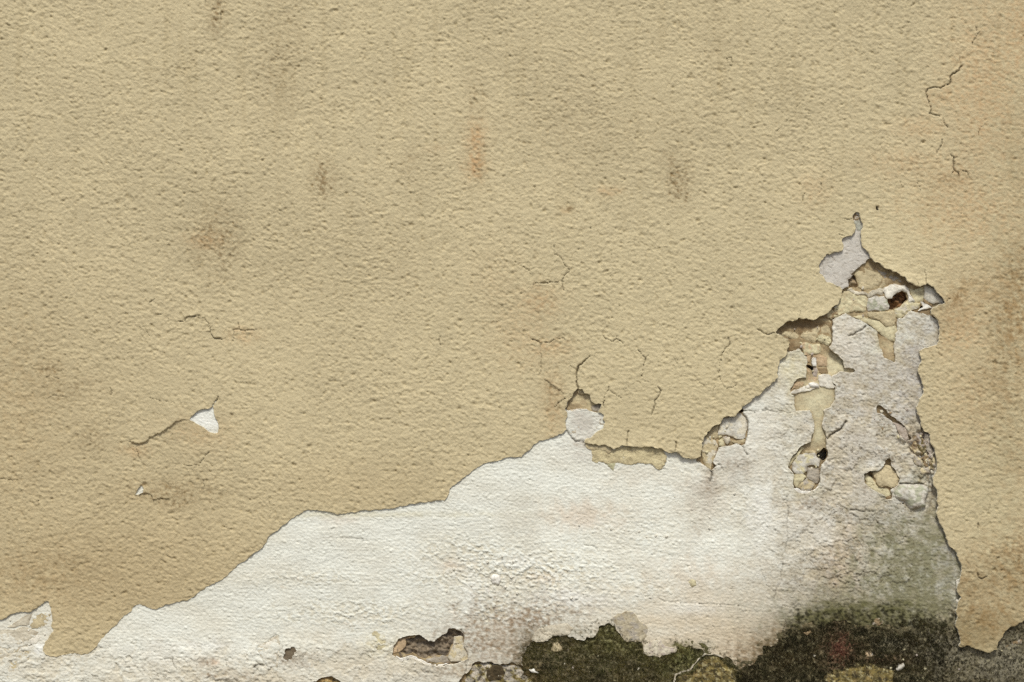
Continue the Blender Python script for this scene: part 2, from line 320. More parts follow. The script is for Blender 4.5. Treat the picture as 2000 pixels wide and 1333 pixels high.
# fissures in the paint: (points, half width mm, depth mm)
CRK = [
    (Z('R3', (372, 492), (360, 450), (358, 400), (372, 340), (385, 305), (410, 290), (440, 255), (465, 235)), 1.6, 5),
    (Z('R3', (358, 345), (330, 325), (310, 310)), .8, 2),
    (Z('R3', (0, 100), (60, 130), (140, 125), (190, 95), (250, 85), (265, 98)), 1, 2.6), (Z('R3', (78, 130), (65, 180), (75, 240), (72, 330), (60, 385)), .8, 1.8),
    (Z('R3', (575, 60), (600, 95), (650, 118), (685, 95), (740, 130)), .9, 2.6), (Z('R3', (685, 95), (680, 55)), .6, 1.5),
    (Z('R3', (860, 185), (905, 235), (922, 250), (905, 300), (890, 400)), .9, 2.8), (Z('R3', (920, 245), (950, 220)), .6, 2),
    (Z('R3', (1590, 75), (1600, 150), (1555, 200), (1535, 270)), .9, 2.4), (Z('R3', (1515, 270), (1525, 330), (1528, 420), (1545, 455), (1570, 492), (1620, 488), (1660, 465)), .7, 2),
    (Z('R3', (625, 480), (620, 510), (590, 550), (580, 640)), 1, 3), (Z('R3', (635, 515), (680, 545), (725, 580)), .7, 2.2),
    (Z('R3', (1020, 480), (1045, 515), (1000, 590), (990, 660), (965, 715)), 1, 2.8), (Z('R3', (1045, 515), (1070, 530)), .6, 1.6),
    (Z('R3', (1340, 425), (1365, 455), (1395, 470)), .8, 2.2), (Z('R3', (1480, 460), (1490, 480), (1465, 530)), .6, 1.6),
    (Z('R3', (785, 840), (775, 890), (768, 960)), 1, 3), (Z('R3', (1165, 930), (1168, 965), (1160, 1000)), .9, 3),
    (Z('R3', (740, 505), (800, 470), (850, 440), (940, 440)), .6, 1.3), (Z('R3', (1160, 235), (1175, 290)), .7, 1.8),
    (Z('R3', (180, 645), (240, 595), (270, 580)), 1.1, 2.6), (Z('R3', (400, 70), (405, 100)), .6, 1.8),
    (Z('Q5', (1245, 110), (1250, 160), (1285, 175), (1310, 225), (1340, 260), (1305, 285), (1295, 330), (1303, 370)), .9, 2.4),
    (Z('Q5', (1120, 338), (1180, 328), (1240, 325), (1300, 318)), .9, 2.2), (Z('Q5', (1020, 205), (1070, 235), (1120, 285)), .6, 1.6),
    (Z('Q5', (1585, 155), (1583, 185)), .6, 1.4), (Z('Q5', (1575, 285), (1600, 330)), .6, 1.3), (Z('Q5', (1345, 185), (1380, 140), (1400, 120)), .5, 1),
    (Z('Q5', (578, 640), (580, 695)), .9, 2.4), (Z('Q5', (540, 975), (545, 1000)), .6, 1.4), (Z('Q5', (1625, 435), (1627, 465)), .6, 1.4),
    (Z('Q5', (1960, 760), (1972, 800)), .6, 1.5), (Z('Q5', (1545, 555), (1560, 600)), .5, 1.2), (Z('Q5', (1460, 0), (1462, 30)), .6, 1.8),
    (Z('R9', (712, 208), (685, 238), (665, 290)), 1, 2.6), (Z('R9', (582, 365), (585, 420)), .6, 1.4), (Z('R9', (690, 180), (693, 200)), 1.2, 2.6),
    (Z('R9', (595, 432), (550, 480), (520, 505), (525, 535), (460, 575), (375, 580), (362, 610), (382, 660), (384, 740), (450, 755)), 1.4, 3.6),
    (Z('R9', (470, 765), (480, 800), (505, 835)), 1, 2.6), (Z('R9', (468, 908), (455, 960), (430, 1003)), 1, 2.8),
    (Z('R9', (520, 1003), (545, 1030), (542, 1090), (550, 1110), (575, 1125), (578, 1145)), 1.5, 3.6), (Z('R9', (548, 1110), (530, 1135)), .8, 2.4),
    (Z('R9', (603, 1113), (628, 1118), (642, 1155)), .9, 2.4), (Z('R9', (725, 820), (712, 850), (705, 882)), .8, 2), (Z('R9', (310, 1190), (328, 1240)), .8, 2.2),
    (Z('R9', (545, 1030), (570, 1020), (590, 1005)), .5, 1.5), (Z('R9', (195, 1180), (200, 1250)), .5, 1.1), (Z('R9', (625, 985), (640, 1008)), .6, 1.3),
    (Z('Q3', (720, 1130), (705, 1160), (702, 1190)), .6, 1.7), (Z('Q3', (805, 1060), (803, 1130)), .6, 1.3), (Z('Q3', (878, 965), (873, 1005)), .7, 1.8),
    (Z('Q3', (690, 605), (655, 680), (600, 735), (540, 785)), .6, 1.2), (Z('Q3', (260, 385), (255, 345), (290, 338), (295, 375), (270, 388)), .6, 1.6),
    (Z('R8', (455, 152), (510, 125), (570, 113), (620, 130), (640, 160), (655, 220), (670, 245), (750, 250)), .9, 2.2),
    (Z('R8', (790, 200), (840, 202), (900, 200), (935, 197)), .8, 2.2), (Z('R8', (823, 155), (828, 198)), .8, 2), (Z('R8', (795, 200), (790, 265)), .6, 1.5),
    (Z('R8', (330, 105), (365, 110), (400, 135)), .6, 1.6), (Z('R8', (225, 182), (255, 180), (268, 210), (285, 235)), .6, 1.6),
    (Z('R8', (172, 895), (205, 925), (215, 970), (235, 1005)), .7, 1.8), (Z('R8', (700, 603), (680, 640)), 1.2, 3.4),
    (Z('R8', (480, 1022), (530, 1022), (585, 1025), (600, 990), (650, 940)), .8, 1.8), (Z('R8', (48, 550), (50, 610)), .8, 1.9),
    (Z('R8', (285, 610), (315, 620), (350, 632)), .8, 2), (Z('R8', (380, 632), (440, 645)), .6, 1.4), (Z('R8', (610, 1110), (605, 1175)), .7, 1.7),
    (Z('R8', (1005, 1230), (1015, 1300)), .6, 1.4), (Z('R8', (45, 735), (42, 780)), .7, 1.6),
    (Z('R4', (1690, 420), (1700, 480), (1720, 505), (1765, 490)), 1.1, 3), (Z('R4', (1700, 140), (1700, 175)), 1, 2.4), (Z('R4', (1765, 60), (1780, 20)), .7, 1.8),
    (Z('R4', (1600, 450), (1640, 455), (1680, 470)), .6, 1.6), (Z('R4', (1620, 380), (1650, 430)), .6, 1.4),
    (Z('R1', (130, 1170), (180, 1200), (210, 1215), (280, 1200)), 1.3, 3.2), (Z('R1', (870, 210), (950, 210)), .8, 2), (Z('R1', (1590, 780), (1592, 730), (1580, 650)), .9, 2.4),
    (Z('R1', (1525, 780), (1520, 760)), .7, 2), (Z('R1', (490, 1060), (500, 1000)), .6, 1.6), (Z('R1', (1820, 430), (1830, 500)), .8, 1.8), (Z('R1', (1672, 570), (1668, 630)), .7, 1.8),
    (Z('R1', (1770, 935), (1800, 905)), .9, 2.4), (Z('R1', (840, 345), (890, 362)), .7, 2), (Z('R1', (530, 0), (520, 70)), .7, 1.7), (Z('R1', (200, 700), (185, 650), (170, 620)), .5, 1.2),
    (Z('R1', (1900, 165), (1935, 180)), .8, 1.8), (Z('R2', (1440, 70), (1490, 135)), .7, 2), (Z('Q4', (270, 880), (310, 870), (345, 890)), .8, 2),
    (Z('Q4', (530, 1210), (528, 1300)), .6, 1.6), (Z('Q4', (275, 1010), (310, 985), (375, 990)), .7, 1.5), (Z('Q4', (880, 440), (905, 420)), .7, 1.8),
    (Z('Q4', (370, 590), (405, 640)), .5, 1.2), (Z('Q1', (1210, 0), (1203, 40)), .7, 1.6), (Z('Q1', (1293, 85), (1294, 115)), 1, 2.2),
    (Z('Q1', (1885, 1080), (1905, 1130)), .5, 1.2), (Z('R7', (290, -40), (292, 70)), .5, 1.2), (Z('R7', (0, -170), (135, -165)), .8, 1.8),
]
# steps where a layer has lifted: (points, height mm, reach mm, side)
LIFT = [
    (Z('R8', (135, 860), (180, 880), (220, 893), (250, 885), (285, 850), (330, 830), (380, 805), (430, 770), (480, 745), (520, 740)), 3.2, 100, 1),
    (Z('R8', (455, 152), (510, 125), (570, 113), (620, 130), (640, 160), (655, 220), (670, 245), (750, 250)), 1.9, 40, 1),
    (Z('R8', (170, 1232), (192, 1204), (250, 1190), (295, 1200), (305, 1225), (350, 1218), (400, 1222), (430, 1215)), 2.8, 40, 1),
    (Z('R3', (60, 385), (100, 425), (150, 465), (210, 500), (280, 545)), 2.4, 45, 1),
    (Z('R9', (375, 580), (362, 610), (382, 660), (384, 740), (450, 755)), 0.9, 35, -1),
]
def plate_noise(X, Y): return None

# ------------------------------------------------------------------ the wall: grid
G = 1.7
def axis(lo, hi, far_lo, far_hi):
    core = np.arange(lo, hi + G, G); L = []; s = G; p = lo
    while p > far_lo: s = min(s * 1.12, 45); p -= s; L.append(p)
    R = []; s = G; p = core[-1]
    while p < far_hi: s = min(s * 1.12, 45); p += s; R.append(p)
    return np.array(L[::-1] + list(core) + R)
GROUND_V = 1333 + Z0 * 1000
xs = axis(-45, 2045, -2200, 4200)
ys = axis(-45, GROUND_V - 10, -1500, GROUND_V); ys = np.append(ys[ys < GROUND_V - 1], GROUND_V)
X = xs[None, :] + 0 * ys[:, None]; Y = ys[:, None] + 0 * xs[None, :]
FADE = np.clip(1 - np.maximum.reduce([-20 - X, X - 2020, -20 - Y, 0 * X]) / 60, 0, 1)

PH = [HOLE_E, TRI, CHIP] + TINY
inE = np.zeros(X.shape, bool)
for p in PH: inE |= inside(xs, ys, p)
DE, EX, EY = nearest(xs, ys, PH, 60)
inC = np.zeros(X.shape, bool)
for p in CUTS: inC |= inside(xs, ys, p)
DC, CXv, CYv = nearest(xs, ys, CUTS, 40)

# paint relief
wx = pn(X / 60, Y / 60, 40) * 6; wy = pn(X / 60, Y / 60, 41) * 6
def splat(n, r0, r1, amp, seed, x0=-60, x1=2060, y0=-60, y1=1400, squash=.8, mask=None):
    """n small round dimples or grains, each at its own place and size"""
    rs = np.random.RandomState(seed); A = np.zeros(X.shape)
    px = rs.uniform(x0, x1, n); py = rs.uniform(y0, y1, n); rad = rs.uniform(r0, r1, n); am = amp * rs.uniform(.4, 1.2, n)
    for a, b, rr_, m in zip(px, py, rad, am):
        if mask is not None and rs.rand() > mask(a, b): continue
        R = rr_ * 2.2
        j0, j1 = np.searchsorted(xs, [a - R, a + R]); i0, i1 = np.searchsorted(ys, [b - R, b + R])
        if j1 <= j0 or i1 <= i0: continue
        d = ((xs[None, j0:j1] - a) / rr_) ** 2 + ((ys[i0:i1, None] - b) / (rr_ * squash)) ** 2
        A[i0:i1, j0:j1] += m * np.exp(-d * 1.2)
    return A
def stucco(X, Y, wx=0, wy=0):
    n1 = pn((X + wx) / 12, (Y + wy) / 10.5, 1)
    n2 = pn((X + wx) / 6.6, (Y + wy) / 5.8, 2)
    n3 = pn(X / 4.0, Y / 3.7, 3)
    ridged = 1 - np.abs(pn((X + wy) / 15, (Y + wx) / 12, 4)) * 2.2
    pit = sst(0.40, 0.72, pn((X - wx) / 11, (Y + wy) / 9, 5))
    grain = np.clip(1.0 + 0.30 * pn(X / 150, Y / 150, 6) + .45 * pn(X / 38, Y / 30, 66), .35, 1.6)
    lump = np.maximum(0, fbm((X + wy) / 11, (Y - wx) / 9.5, 7, 3))
    return grain * (0.42 * n1 + 0.62 * n2 + 0.42 * n3 + 0.22 * ridged + 1.0 * lump) - 0.9 * pit * grain - DIMP
smooth_zone = blobs(X, Y, [(1750, 470, 190, 110, .65), (1200, 790, 130, 80, .45), (1620, 560, 90, 80, .4), (340, 800, 110, 70, .3), (1930, 200, 90, 200, .3)])
DIMP = splat(13000, 1.6, 3.4, 1.7, 71, squash=.95) + splat(1500, 3.2, 5.6, 1.5, 72, squash=.85)
HP = stucco(X, Y, wx, wy) * (1 - smooth_zone * .8) * FADE
fine_wrinkle = pn(X / 16, Y / 3.6, 8) * blobs(X, Y, [(1750, 470, 200, 130, .5), (1250, 780, 160, 90, .45), (450, 950, 200, 90, .4), (1900, 1050, 80, 200, .3)])
HP += fine_wrinkle * FADE
HP += 5.0 * fbm(X / 420, Y / 420, 60, 2)                      # the wall is not quite flat
lift = blobs(X, Y, [(1260, 875, 120, 40, 6.0), (1780, 560, 90, 60, 6.0), (1580, 620, 60, 40, 4.5), (1660, 480, 50, 60, .6), (1420, 830, 50, 40, 3.0),
                    (1140, 770, 40, 40, 2.4), (1870, 1160, 30, 90, 3), (1920, 1270, 80, 40, 3), (400, 800, 40, 20, 1.8), (60, 1190, 70, 40, 1.6), (1500, 740, 40, 60, 2.2), (1820, 900, 30, 150, 1.5)])
HP += lift * np.exp(-np.clip(DE, 0, 60) / 16) * (0.8 + 0.5 * pn(X / 25, Y / 25, 9))
snapL = []
for pts, hh, reach, side in LIFT:
    f = fract(pts, 77, 0.12, 3, closed=False)
    D, vx, vy = nearest(xs, ys, [f], reach, closed=False)
    m = D < reach - .5
    sm_ = D < G * .55
    snapL.append((sm_, vx, vy))
    # side by the sign of the vertical part: the layer above the line is the lifted one
    up = (vy > 0) if side == 1 else (vx > 0)
    taper = np.clip(D, 0, 1) * 0 + 1
    along = sst(0, 18, X - f[:, 0].min()) * sst(0, 18, f[:, 0].max() - X) if side == 1 else sst(0, 12, Y - f[:, 1].min()) * sst(0, 12, f[:, 1].max() - Y)
    HP += np.where(m & up, hh * np.exp(-D / (reach * .33)) * along, 0)
crack_m = np.zeros(X.shape); snx = np.zeros(X.shape); sny = np.zeros(X.shape)
for m, vx, vy in snapL:
    snx[m] = vx[m]; sny[m] = vy[m]
for i, (pts, wd, dp) in enumerate(CRK):
    f = fract(pts, 100 + i, 0.16, 3, closed=False)
    D, vx, vy = nearest(xs, ys, [f], 8, closed=False)
    m = D < G * .62
    snx[m] = vx[m]; sny[m] = vy[m]
    ww = wd * (0.7 + 0.5 * pn(X / 20, Y / 20, i))
    HP -= dp * 1.5 * np.exp(-(D / (ww * 1.0)) ** 2) * (D < 8)
    crack_m = np.maximum(crack_m, np.exp(-(D / (ww * 1.1)) ** 2) * min(1, dp / 3) * (D < 8))
# paint colour: pigment, rust-pink blooms, grey-olive grime
W = (fbm(X / 22, Y / 26, 31, 5, gain=.6) * .55, fbm(X / 22, Y / 26, 34, 5, gain=.6) * .55)
big = fbm(X / 300, Y / 300, 20, 3)
CP = np.broadcast_to(lin((197, 183, 148)), X.shape + (3,)).copy()
CP *= (1 + 0.05 * big + 0.05 * pn(X / 40, Y / 30, 22))[..., None]
CP = mixc(CP, (211, 199, 162), np.clip(blobs(X, Y, [(1740, 450, 150, 90, .6), (1550, 560, 150, 100, .4), (1300, 600, 400, 250, .25)]), 0, 1))
CP = mixc(CP, (182, 162, 124), np.clip(blobs(X, Y, [(250, 1130, 300, 190, .55), (60, 900, 200, 300, .3), (700, 950, 200, 60, .3)]), 0, 1))
CP = mixc(CP, (178, 173, 140), blobs(X, Y, [(1980, 500, 60, 500, .25), (1960, 900, 70, 200, .3)], W))
pink = blobs(X, Y, [(1925, 170, 70, 170, .55), (1990, 60, 40, 90, .6), (1850, 190, 40, 25, .5), (1800, 250, 50, 22, .45), (1780, 320, 80, 30, .4), (1880, 410, 120, 70, .5), (1860, 350, 50, 40, .5),
                    (1870, 640, 50, 60, .55), (1900, 790, 60, 90, .3), (1050, 590, 40, 30, .5), (1075, 680, 40, 18, .5), (1020, 650, 60, 70, .25), (930, 275, 18, 32, .8), (928, 320, 18, 26, 1.05),
                    (1190, 372, 20, 9, .5), (1105, 410, 9, 8, .5), (475, 655, 30, 14, .45), (400, 470, 34, 14, .5), (390, 845, 60, 30, .3), (1080, 800, 20, 60, .4), (1420, 400, 80, 10, 0), (265, 880, 25, 12, .5),
                    (1590, 370, 30, 30, .3), (850, 290, 20, 10, .2), (1850, 480, 60, 40, .25), (1930, 560, 40, 60, .25), (970, 560, 40, 60, .15)], (W[0] * .7, W[1] * .7))
pink *= np.clip(0.75 + 0.7 * fbm(X / 9, Y / 7, 44, 2), 0, 1.4)
CP = mixc(CP, (188, 144, 96), np.clip(pink, 0, .95) * .68)
W2 = (fbm(X / 14, Y / 16, 31, 5, gain=.65) * .28, fbm(X / 14, Y / 16, 34, 5, gain=.65) * .28)
grime = 1.25 * blobs(X, Y, [(425, 470, 44, 66, .42), (390, 500, 22, 20, .3), (632, 350, 20, 34, .7), (425, 30, 16, 40, .6), (545, 130, 40, 130, .22), (1325, 350, 24, 42, .6), (1310, 310, 30, 20, .3),
                     (100, 720, 24, 14, .5), (130, 760, 60, 26, .3), (330, 960, 90, 22, .45), (340, 985, 30, 10, .5), (180, 850, 30, 40, .25), (1400, 80, 30, 160, .12), (1140, 250, 200, 60, .12),
                     (1960, 680, 30, 160, .3), (1985, 520, 30, 40, .4), (1925, 1210, 45, 36, .5), (1930, 1130, 70, 60, .35), (1880, 1240, 40, 30, .4), (1990, 1110, 40, 60, .4), (1860, 350, 30, 14, .35), (1715, 405, 5, 4, .8),
                     (930, 190, 20, 60, .25), (940, 335, 14, 12, .3), (80, 1100, 120, 60, .2), (1080, 765, 20, 40, .35), (1180, 390, 8, 8, .3), (1115, 408, 8, 6, .6), (800, 320, 26, 40, .2),
                     (1870, 580, 14, 14, .7), (1860, 620, 30, 30, .3), (1940, 740, 50, 40, .2), (1120, 250, 120, 100, .12), (660, 520, 300, 100, .06)], W2)
grime *= np.clip(0.7 + 1.1 * fbm(X / 7, Y / 7, 47, 4, gain=.65), 0, 1.6) * (.8 + .5 * np.clip(DIMP, 0, 1.5)) * np.clip(.95 + .5 * fbm(X / 16, Y / 60, 48, 2), .3, 1.5)
CP = mixc(CP, (112, 84, 42), np.clip(grime * 1.15, 0, .95) * .72)
edge_grime = blobs(X, Y, [(1985, 620, 50, 130, .8), (1960, 760, 60, 80, .4), (2000, 1120, 90, 90, .7), (1925, 1205, 55, 40, .9), (1890, 1150, 30, 60, .6), (1960, 1230, 60, 30, .7), (1990, 900, 50, 100, .4), (1900, 570, 60, 50, .5), (1890, 1250, 30, 16, .9),
                        (20, 780, 80, 200, .25), (60, 1130, 120, 60, .3), (1990, 330, 30, 100, .3)], W2) * np.clip(.75 + .9 * fbm(X / 18, Y / 20, 53, 5, gain=.65), 0, 1.4)
CP = mixc(CP, (148, 115, 70), np.clip(edge_grime, 0, .95) * .72)
streak = sst(.15, .9, fbm(X / 22, Y / 260, 52, 4)) * sst(900, 0, Y)
CP = mixc(CP, (150, 132, 92), streak * .16)
rim = np.exp(-np.clip(DE, 0, 60) / 3.0) * sst(-.2, .5, pn(X / 14, Y / 14, 49)) * .2
CP = mixc(CP, (132, 112, 74), rim)
pits = sst(0.44, 0.75, pn((X - wx) / 11, (Y + wy) / 9, 5)) * FADE
CP = mixc(CP, (140, 122, 82), pits * .18 + np.clip(DIMP, 0, 2) * .08)
CP = mixc(CP, (44, 35, 24), np.clip(crack_m * 1.1, 0, 1) * .66)
damp = sst(1060, 1290, Y + 60 * fbm(X / 90, Y / 90, 51, 2)) * sst(1780, 1900, X)
CP = mixc(CP, (132, 118, 84), damp * .6)
CP4 = np.concatenate([CP, (1 - FADE)[..., None]], 2)

# ------------------------------------------------------------------ white coat under the paint
rough_r = blobs(X, Y, [(1817, 885, 30, 70, 1.3), (1788, 855, 22, 30, 1.0)], W)
chunkgap = blobs(X, Y, [(1823, 985, 12, 40, 1.0), (1822, 940, 12, 20, .8)])
def wave(X, Y):
    return 0.34 * pn(X / 90, (Y - X * .03) / 3.0, 12) * (.6 + pn(X / 120, Y / 60, 143)) + 0.18 * pn(X / 46, (Y + X * .04) / 3.4, 112) + 0.22 * pn(X / 16, (Y + X * .05) / 4.2, 13) + 0.13 * pn(X / 4.2, Y / 3.6, 14)
crust = np.clip(blobs(X, Y, [(1010, 1120, 160, 45, 1.0), (900, 1080, 90, 30, .8), (700, 1200, 140, 24, .8), (600, 1130, 120, 14, .6), (1240, 1150, 120, 24, .5), (1080, 1180, 90, 30, .8), (960, 1190, 60, 30, .9),
                              (1450, 1000, 60, 40, .5), (1230, 1040, 120, 50, .35), (430, 1330, 200, 50, .6), (1640, 1110, 60, 70, .8), (100, 1300, 90, 60, .5), (740, 1260, 25, 20, .9)], W), 0, 1)
depth0 = -2.3 - 0.9 * sst(900, 1100, X) - 2.2 * sst(1100, 1420, X) - 0.6 * sst(1500, 1700, X)
HU = depth0 + 4.2 * fbm(X / 420, Y / 420, 60, 2) + 1.05 * wave(X, Y) - splat(1600, 1.2, 2.4, 1.6, 76, 150, 1900, 840, 1400)
HU += 0.8 * fbm(X / 70, Y / 50, 15, 2)
cn = fbm(X / 11, Y / 7, 16, 5, gain=.62)
GR = splat(7000, 1.4, 3.4, 1.3, 73, 200, 1900, 850, 1400, mask=lambda a, b: .25 + .75 * float(((a - 1010) / 200) ** 2 + ((b - 1130) / 60) ** 2 < 1))
HU += GR * 1.0 + .8 * fbm(X / 6, Y / 3.0, 63, 3)
HU += crust * (1.1 * np.clip(cn, -.2, 1.2) + 1.3 * sst(.14, .26, cn) + .7 * np.abs(fbm(X / 9, Y / 5, 65, 3)))
rr = np.abs(fbm(X / 16, Y / 26, 17, 4))
HU += rough_r * (-4.6 + 10.5 * rr) - chunkgap * 5
right_wave = sst(1560, 1660, X)
HU += right_wave * (0.45 * pn((X + Y * .2) / 9, (Y - X * .1) / 5.5, 18) + .2 * pn(X / 4.5, Y / 4, 19))
HU += np.exp(-np.clip(DC, 0, 40) / 7) * 0.8 * sst(-.2, .4, pn(X / 30, Y / 30, 62))      # curled-up rim of the holes
# bulge of the loose pillow right of the middle and the rolled lower lip
HU -= blobs(X, Y, [(1812, 770, 30, 130, 2.6), (1838, 1000, 22, 110, 3.2), (1866, 1120, 18, 80, 2.6), (1820, 660, 20, 40, 2)])
HU += blobs(X, Y, [(1610, 790, 60, 90, 0.0), (1670, 850, 60, 70, 3.0), (1580, 950, 40, 26, 1.4), (1700, 790, 40, 50, 1.0), (1450, 880, 40, 50, 2.0), (1650, 665, 45, 50, 4.6), (1780, 680, 40, 50, 2.2)])
UCRK = [(Z('C', (1110, 1030), (1075, 1090), (1020, 1160), (940, 1200), (860, 1250), (810, 1310)), 1.5, 6), (Z('B', (1600, 310), (1500, 390), (1440, 410), (1380, 460), (1310, 470)), 1.1, 3),
        (Z('G', (610, 175), (650, 215), (678, 280), (672, 370), (650, 470), (625, 540)), 1.2, 4), (Z('G', (600, 550), (630, 610), (665, 660)), 1, 2.6), (Z('G', (240, 850), (250, 890), (230, 975)), 1.5, 4),
        (Z('G', (300, 790), (350, 780), (390, 850)), .7, 1.8), (Z('G', (630, 145), (800, 152), (1090, 160)), .7, 1.2), (Z('F', (830, 630), (1000, 635), (1050, 645), (1190, 632)), 1.4, 4),
        (Z('F', (0, 1065), (150, 1070), (250, 1085), (420, 1080)), 1, 2.4), (Z('R4', (455, 20), (460, 130), (450, 300), (430, 420), (395, 560), (370, 640)), .7, 1.5),
        (Z('R4', (280, 400), (290, 460), (320, 540), (380, 590)), .6, 1.2), (Z('R4', (430, 680), (490, 690), (560, 700)), .6, 1.2), (Z('R4', (1040, 120), (1090, 230), (1080, 320)), .6, 1.5),
        (Z('R4', (970, 300), (975, 420), (960, 520), (965, 640)), .6, 1.4), (Z('R4', (640, 560), (700, 490), (760, 540)), .6, 1.2), (Z('R6', (200, 1070), (190, 1100), (240, 1180), (275, 1220)), .8, 1.6),
        (Z('R6', (175, 1225), (195, 1208), (240, 1210)), 1.3, 3.4), (Z('R6', (345, 1240), (345, 1180), (370, 1090), (385, 1070)), .8, 1.8), (Z('R6', (200, 1075), (280, 1040), (330, 990), (350, 1000), (360, 1060)), .9, 1.8),
        (Z('R6', (780, 272), (880, 272), (980, 275), (975, 300)), 1.0, 1.3), (Z('R7', (920, 1228), (1000, 1222), (1040, 1270)), .8, 1.4), (Z('R7', (1210, 1165), (1270, 1165), (1300, 1240)), 1, 1.8),
        (Z('R7', (1900, 1240), (1870, 1225)), 1, 2.2), (Z('R7', (0, 1160), (90, 1120), (150, 1075), (230, 1060)), .8, 1.6), (Z('R7', (65, 1180), (100, 1212), (170, 1190), (215, 1150)), .8, 1.8),
        (Z('R6', (1750, 1170), (1740, 1230), (1730, 1290)), .9, 2), (Z('R5', (0, 910), (20, 950), (10, 1030), (45, 1090), (30, 1150)), 1.1, 2.4), (Z('R2', (340, 1170), (330, 1230), (345, 1333)), .7, 1.6),
        (Z('R3', (280, 840), (320, 900), (350, 935), (420, 940)), 1.2, 3), (Z('R3', (1360, 1080), (1420, 1130), (1470, 1150)), .8, 2), (Z('R5', (430, 1100), (440, 1040), (500, 1000)), .8, 1.5),
        (Z('R5', (1340, 690), (1400, 685), (1540, 720), (1990, 740)), .8, 0.9), (Z('R2', (0, 548), (90, 545), (240, 555), (390, 552)), .7, 1.2), (Z('R5', (880, 310), (940, 320), (970, 345)), .9, 1.3)]
# thin layers that have scaled off: low terraces with chipped edges, and a net of fine cracks
tz = np.clip(sst(1430, 1600, X) * sst(1240, 1120, Y) * (.45 + .55 * sst(700, 860, Y)) * (1 - .6 * sst(1770, 1800, X)) + sst(1225, 1275, Y) * sst(960, 880, X) * .8 + .5 * blobs(X, Y, [(1400, 930, 90, 60, 1)]), 0, 1)
t1 = fbm((X + 6 * pn(X / 9, Y / 9, 150)) / 95, (Y + 6 * pn(X / 9, Y / 9, 151)) / 75, 152, 4, gain=.55)
t2 = fbm((X + 5 * pn(X / 7, Y / 7, 153)) / 70, (Y + 5 * pn(X / 7, Y / 7, 154)) / 60, 155, 4, gain=.55)
ter1 = sst(-.012, .012, t1 - .12); ter2 = sst(-.012, .012, t2 + .22)
net = np.clip(1 - np.abs(t1 + .25) / .018, 0, 1) + np.clip(1 - np.abs(t2 - .3) / .016, 0, 1)
HU += tz * (1.6 * ter1 + 1.3 * ter2 - 2.0 * np.clip(net, 0, 1))
ucm = np.zeros(X.shape); usx = np.zeros(X.shape); usy = np.zeros(X.shape)
for i, (pts, wd, dp) in enumerate(UCRK):
    f = fract(pts, 300 + i, 0.14, 3, closed=False)
    D, vx, vy = nearest(xs, ys, [f], 8, closed=False)
    m = D < G * .62; usx[m] = vx[m]; usy[m] = vy[m]
    HU -= dp * 1.2 * np.exp(-(D / (wd * 1.3)) ** 2) * (D < 8)
    ucm = np.maximum(ucm, np.exp(-(D / (wd * 1.1)) ** 2) * min(1, dp / 3) * (D < 8))
CU = np.broadcast_to(lin((233, 234, 224)), X.shape + (3,)).copy()
n_s = fbm(X / 120, Y / 60, 70, 4)
CU = mixc(CU, (205, 194, 166), crust * sst(.1, -.3, cn) * .75)
CU = mixc(CU, (222, 218, 202), np.clip(.2 + .5 * n_s, 0, .6))
CU = mixc(CU, (208, 198, 178), np.clip(blobs(X, Y, [(1400, 1200, 170, 90, .8), (1150, 1000, 100, 30, .35), (1380, 960, 60, 60, .5), (1250, 930, 80, 20, .45), (60, 1260, 120, 80, .5), (330, 1310, 160, 50, .45),
                   (760, 1310, 200, 60, .6), (1500, 1180, 60, 90, .6), (640, 1330, 300, 40, .5)], W), 0, 1))
CU = mixc(CU, (206, 190, 162), sst(1130, 1290, Y + 50 * fbm(X / 120, Y / 60, 146, 4)) * sst(1080, 1180, X) * .7)
CU = mixc(CU, (192, 185, 173), np.clip(blobs(X, Y, [(1700, 760, 150, 130, .8), (1650, 900, 120, 110, .75), (1780, 720, 70, 130, .7), (1600, 1040, 80, 80, .6), (1730, 1000, 140, 60, .7), (1660, 650, 60, 50, .15),
                   (1430, 910, 50, 40, .45), (1150, 890, 60, 14, .5), (1140, 830, 34, 34, .8), (1380, 970, 30, 40, .5), (1480, 760, 60, 20, .3), (1620, 1150, 100, 70, .7)], W), 0, 1))
CU = mixc(CU, (168, 164, 164), np.clip(blobs(X, Y, [(1790, 780, 30, 90, .65), (1800, 850, 20, 30, .8), (1855, 1090, 22, 60, .7), (1820, 640, 30, 30, .3), (1760, 700, 40, 30, .3)], W), 0, 1))
brown = blobs(X, Y, [(1815, 885, 26, 60, 1.0), (1785, 855, 18, 26, .9), (1822, 830, 12, 30, .6), (1822, 960, 14, 60, .7), (1440, 905, 26, 20, .5), (1385, 935, 14, 26, .45), (1390, 960, 18, 12, .5), (1100, 1190, 60, 18, .6), (1040, 1215, 80, 30, .85), (940, 1245, 80, 70, .7), (1000, 1200, 60, 30, .5), (1090, 1180, 80, 22, .6),
                     (980, 1280, 60, 30, .6), (905, 1310, 60, 20, .6), (1670, 1060, 22, 70, .5), (1620, 1120, 60, 40, .4), (1360, 1040, 16, 16, .3), (1350, 1200, 10, 6, .4), (470, 1328, 70, 16, .4),
                     (575, 1290, 40, 14, .5), (1570, 985, 60, 10, .55), (1510, 1270, 60, 30, .5), (1700, 880, 60, 60, .25), (1690, 950, 30, 30, .3), (1130, 868, 30, 8, .4), (1700, 795, 20, 10, .4),
                     (1480, 1280, 60, 40, .8), (1520, 1240, 30, 30, .7), (1200, 1230, 40, 10, .3), (1770, 900, 20, 60, .3), (400, 1295, 20, 8, .7), (418, 1318, 20, 8, .7), (870, 1312, 50, 18, .5), (1330, 1265, 30, 10, .3)], W)
brown *= np.clip(.75 + .8 * fbm(X / 8, Y / 7, 74, 3), 0, 1.4)
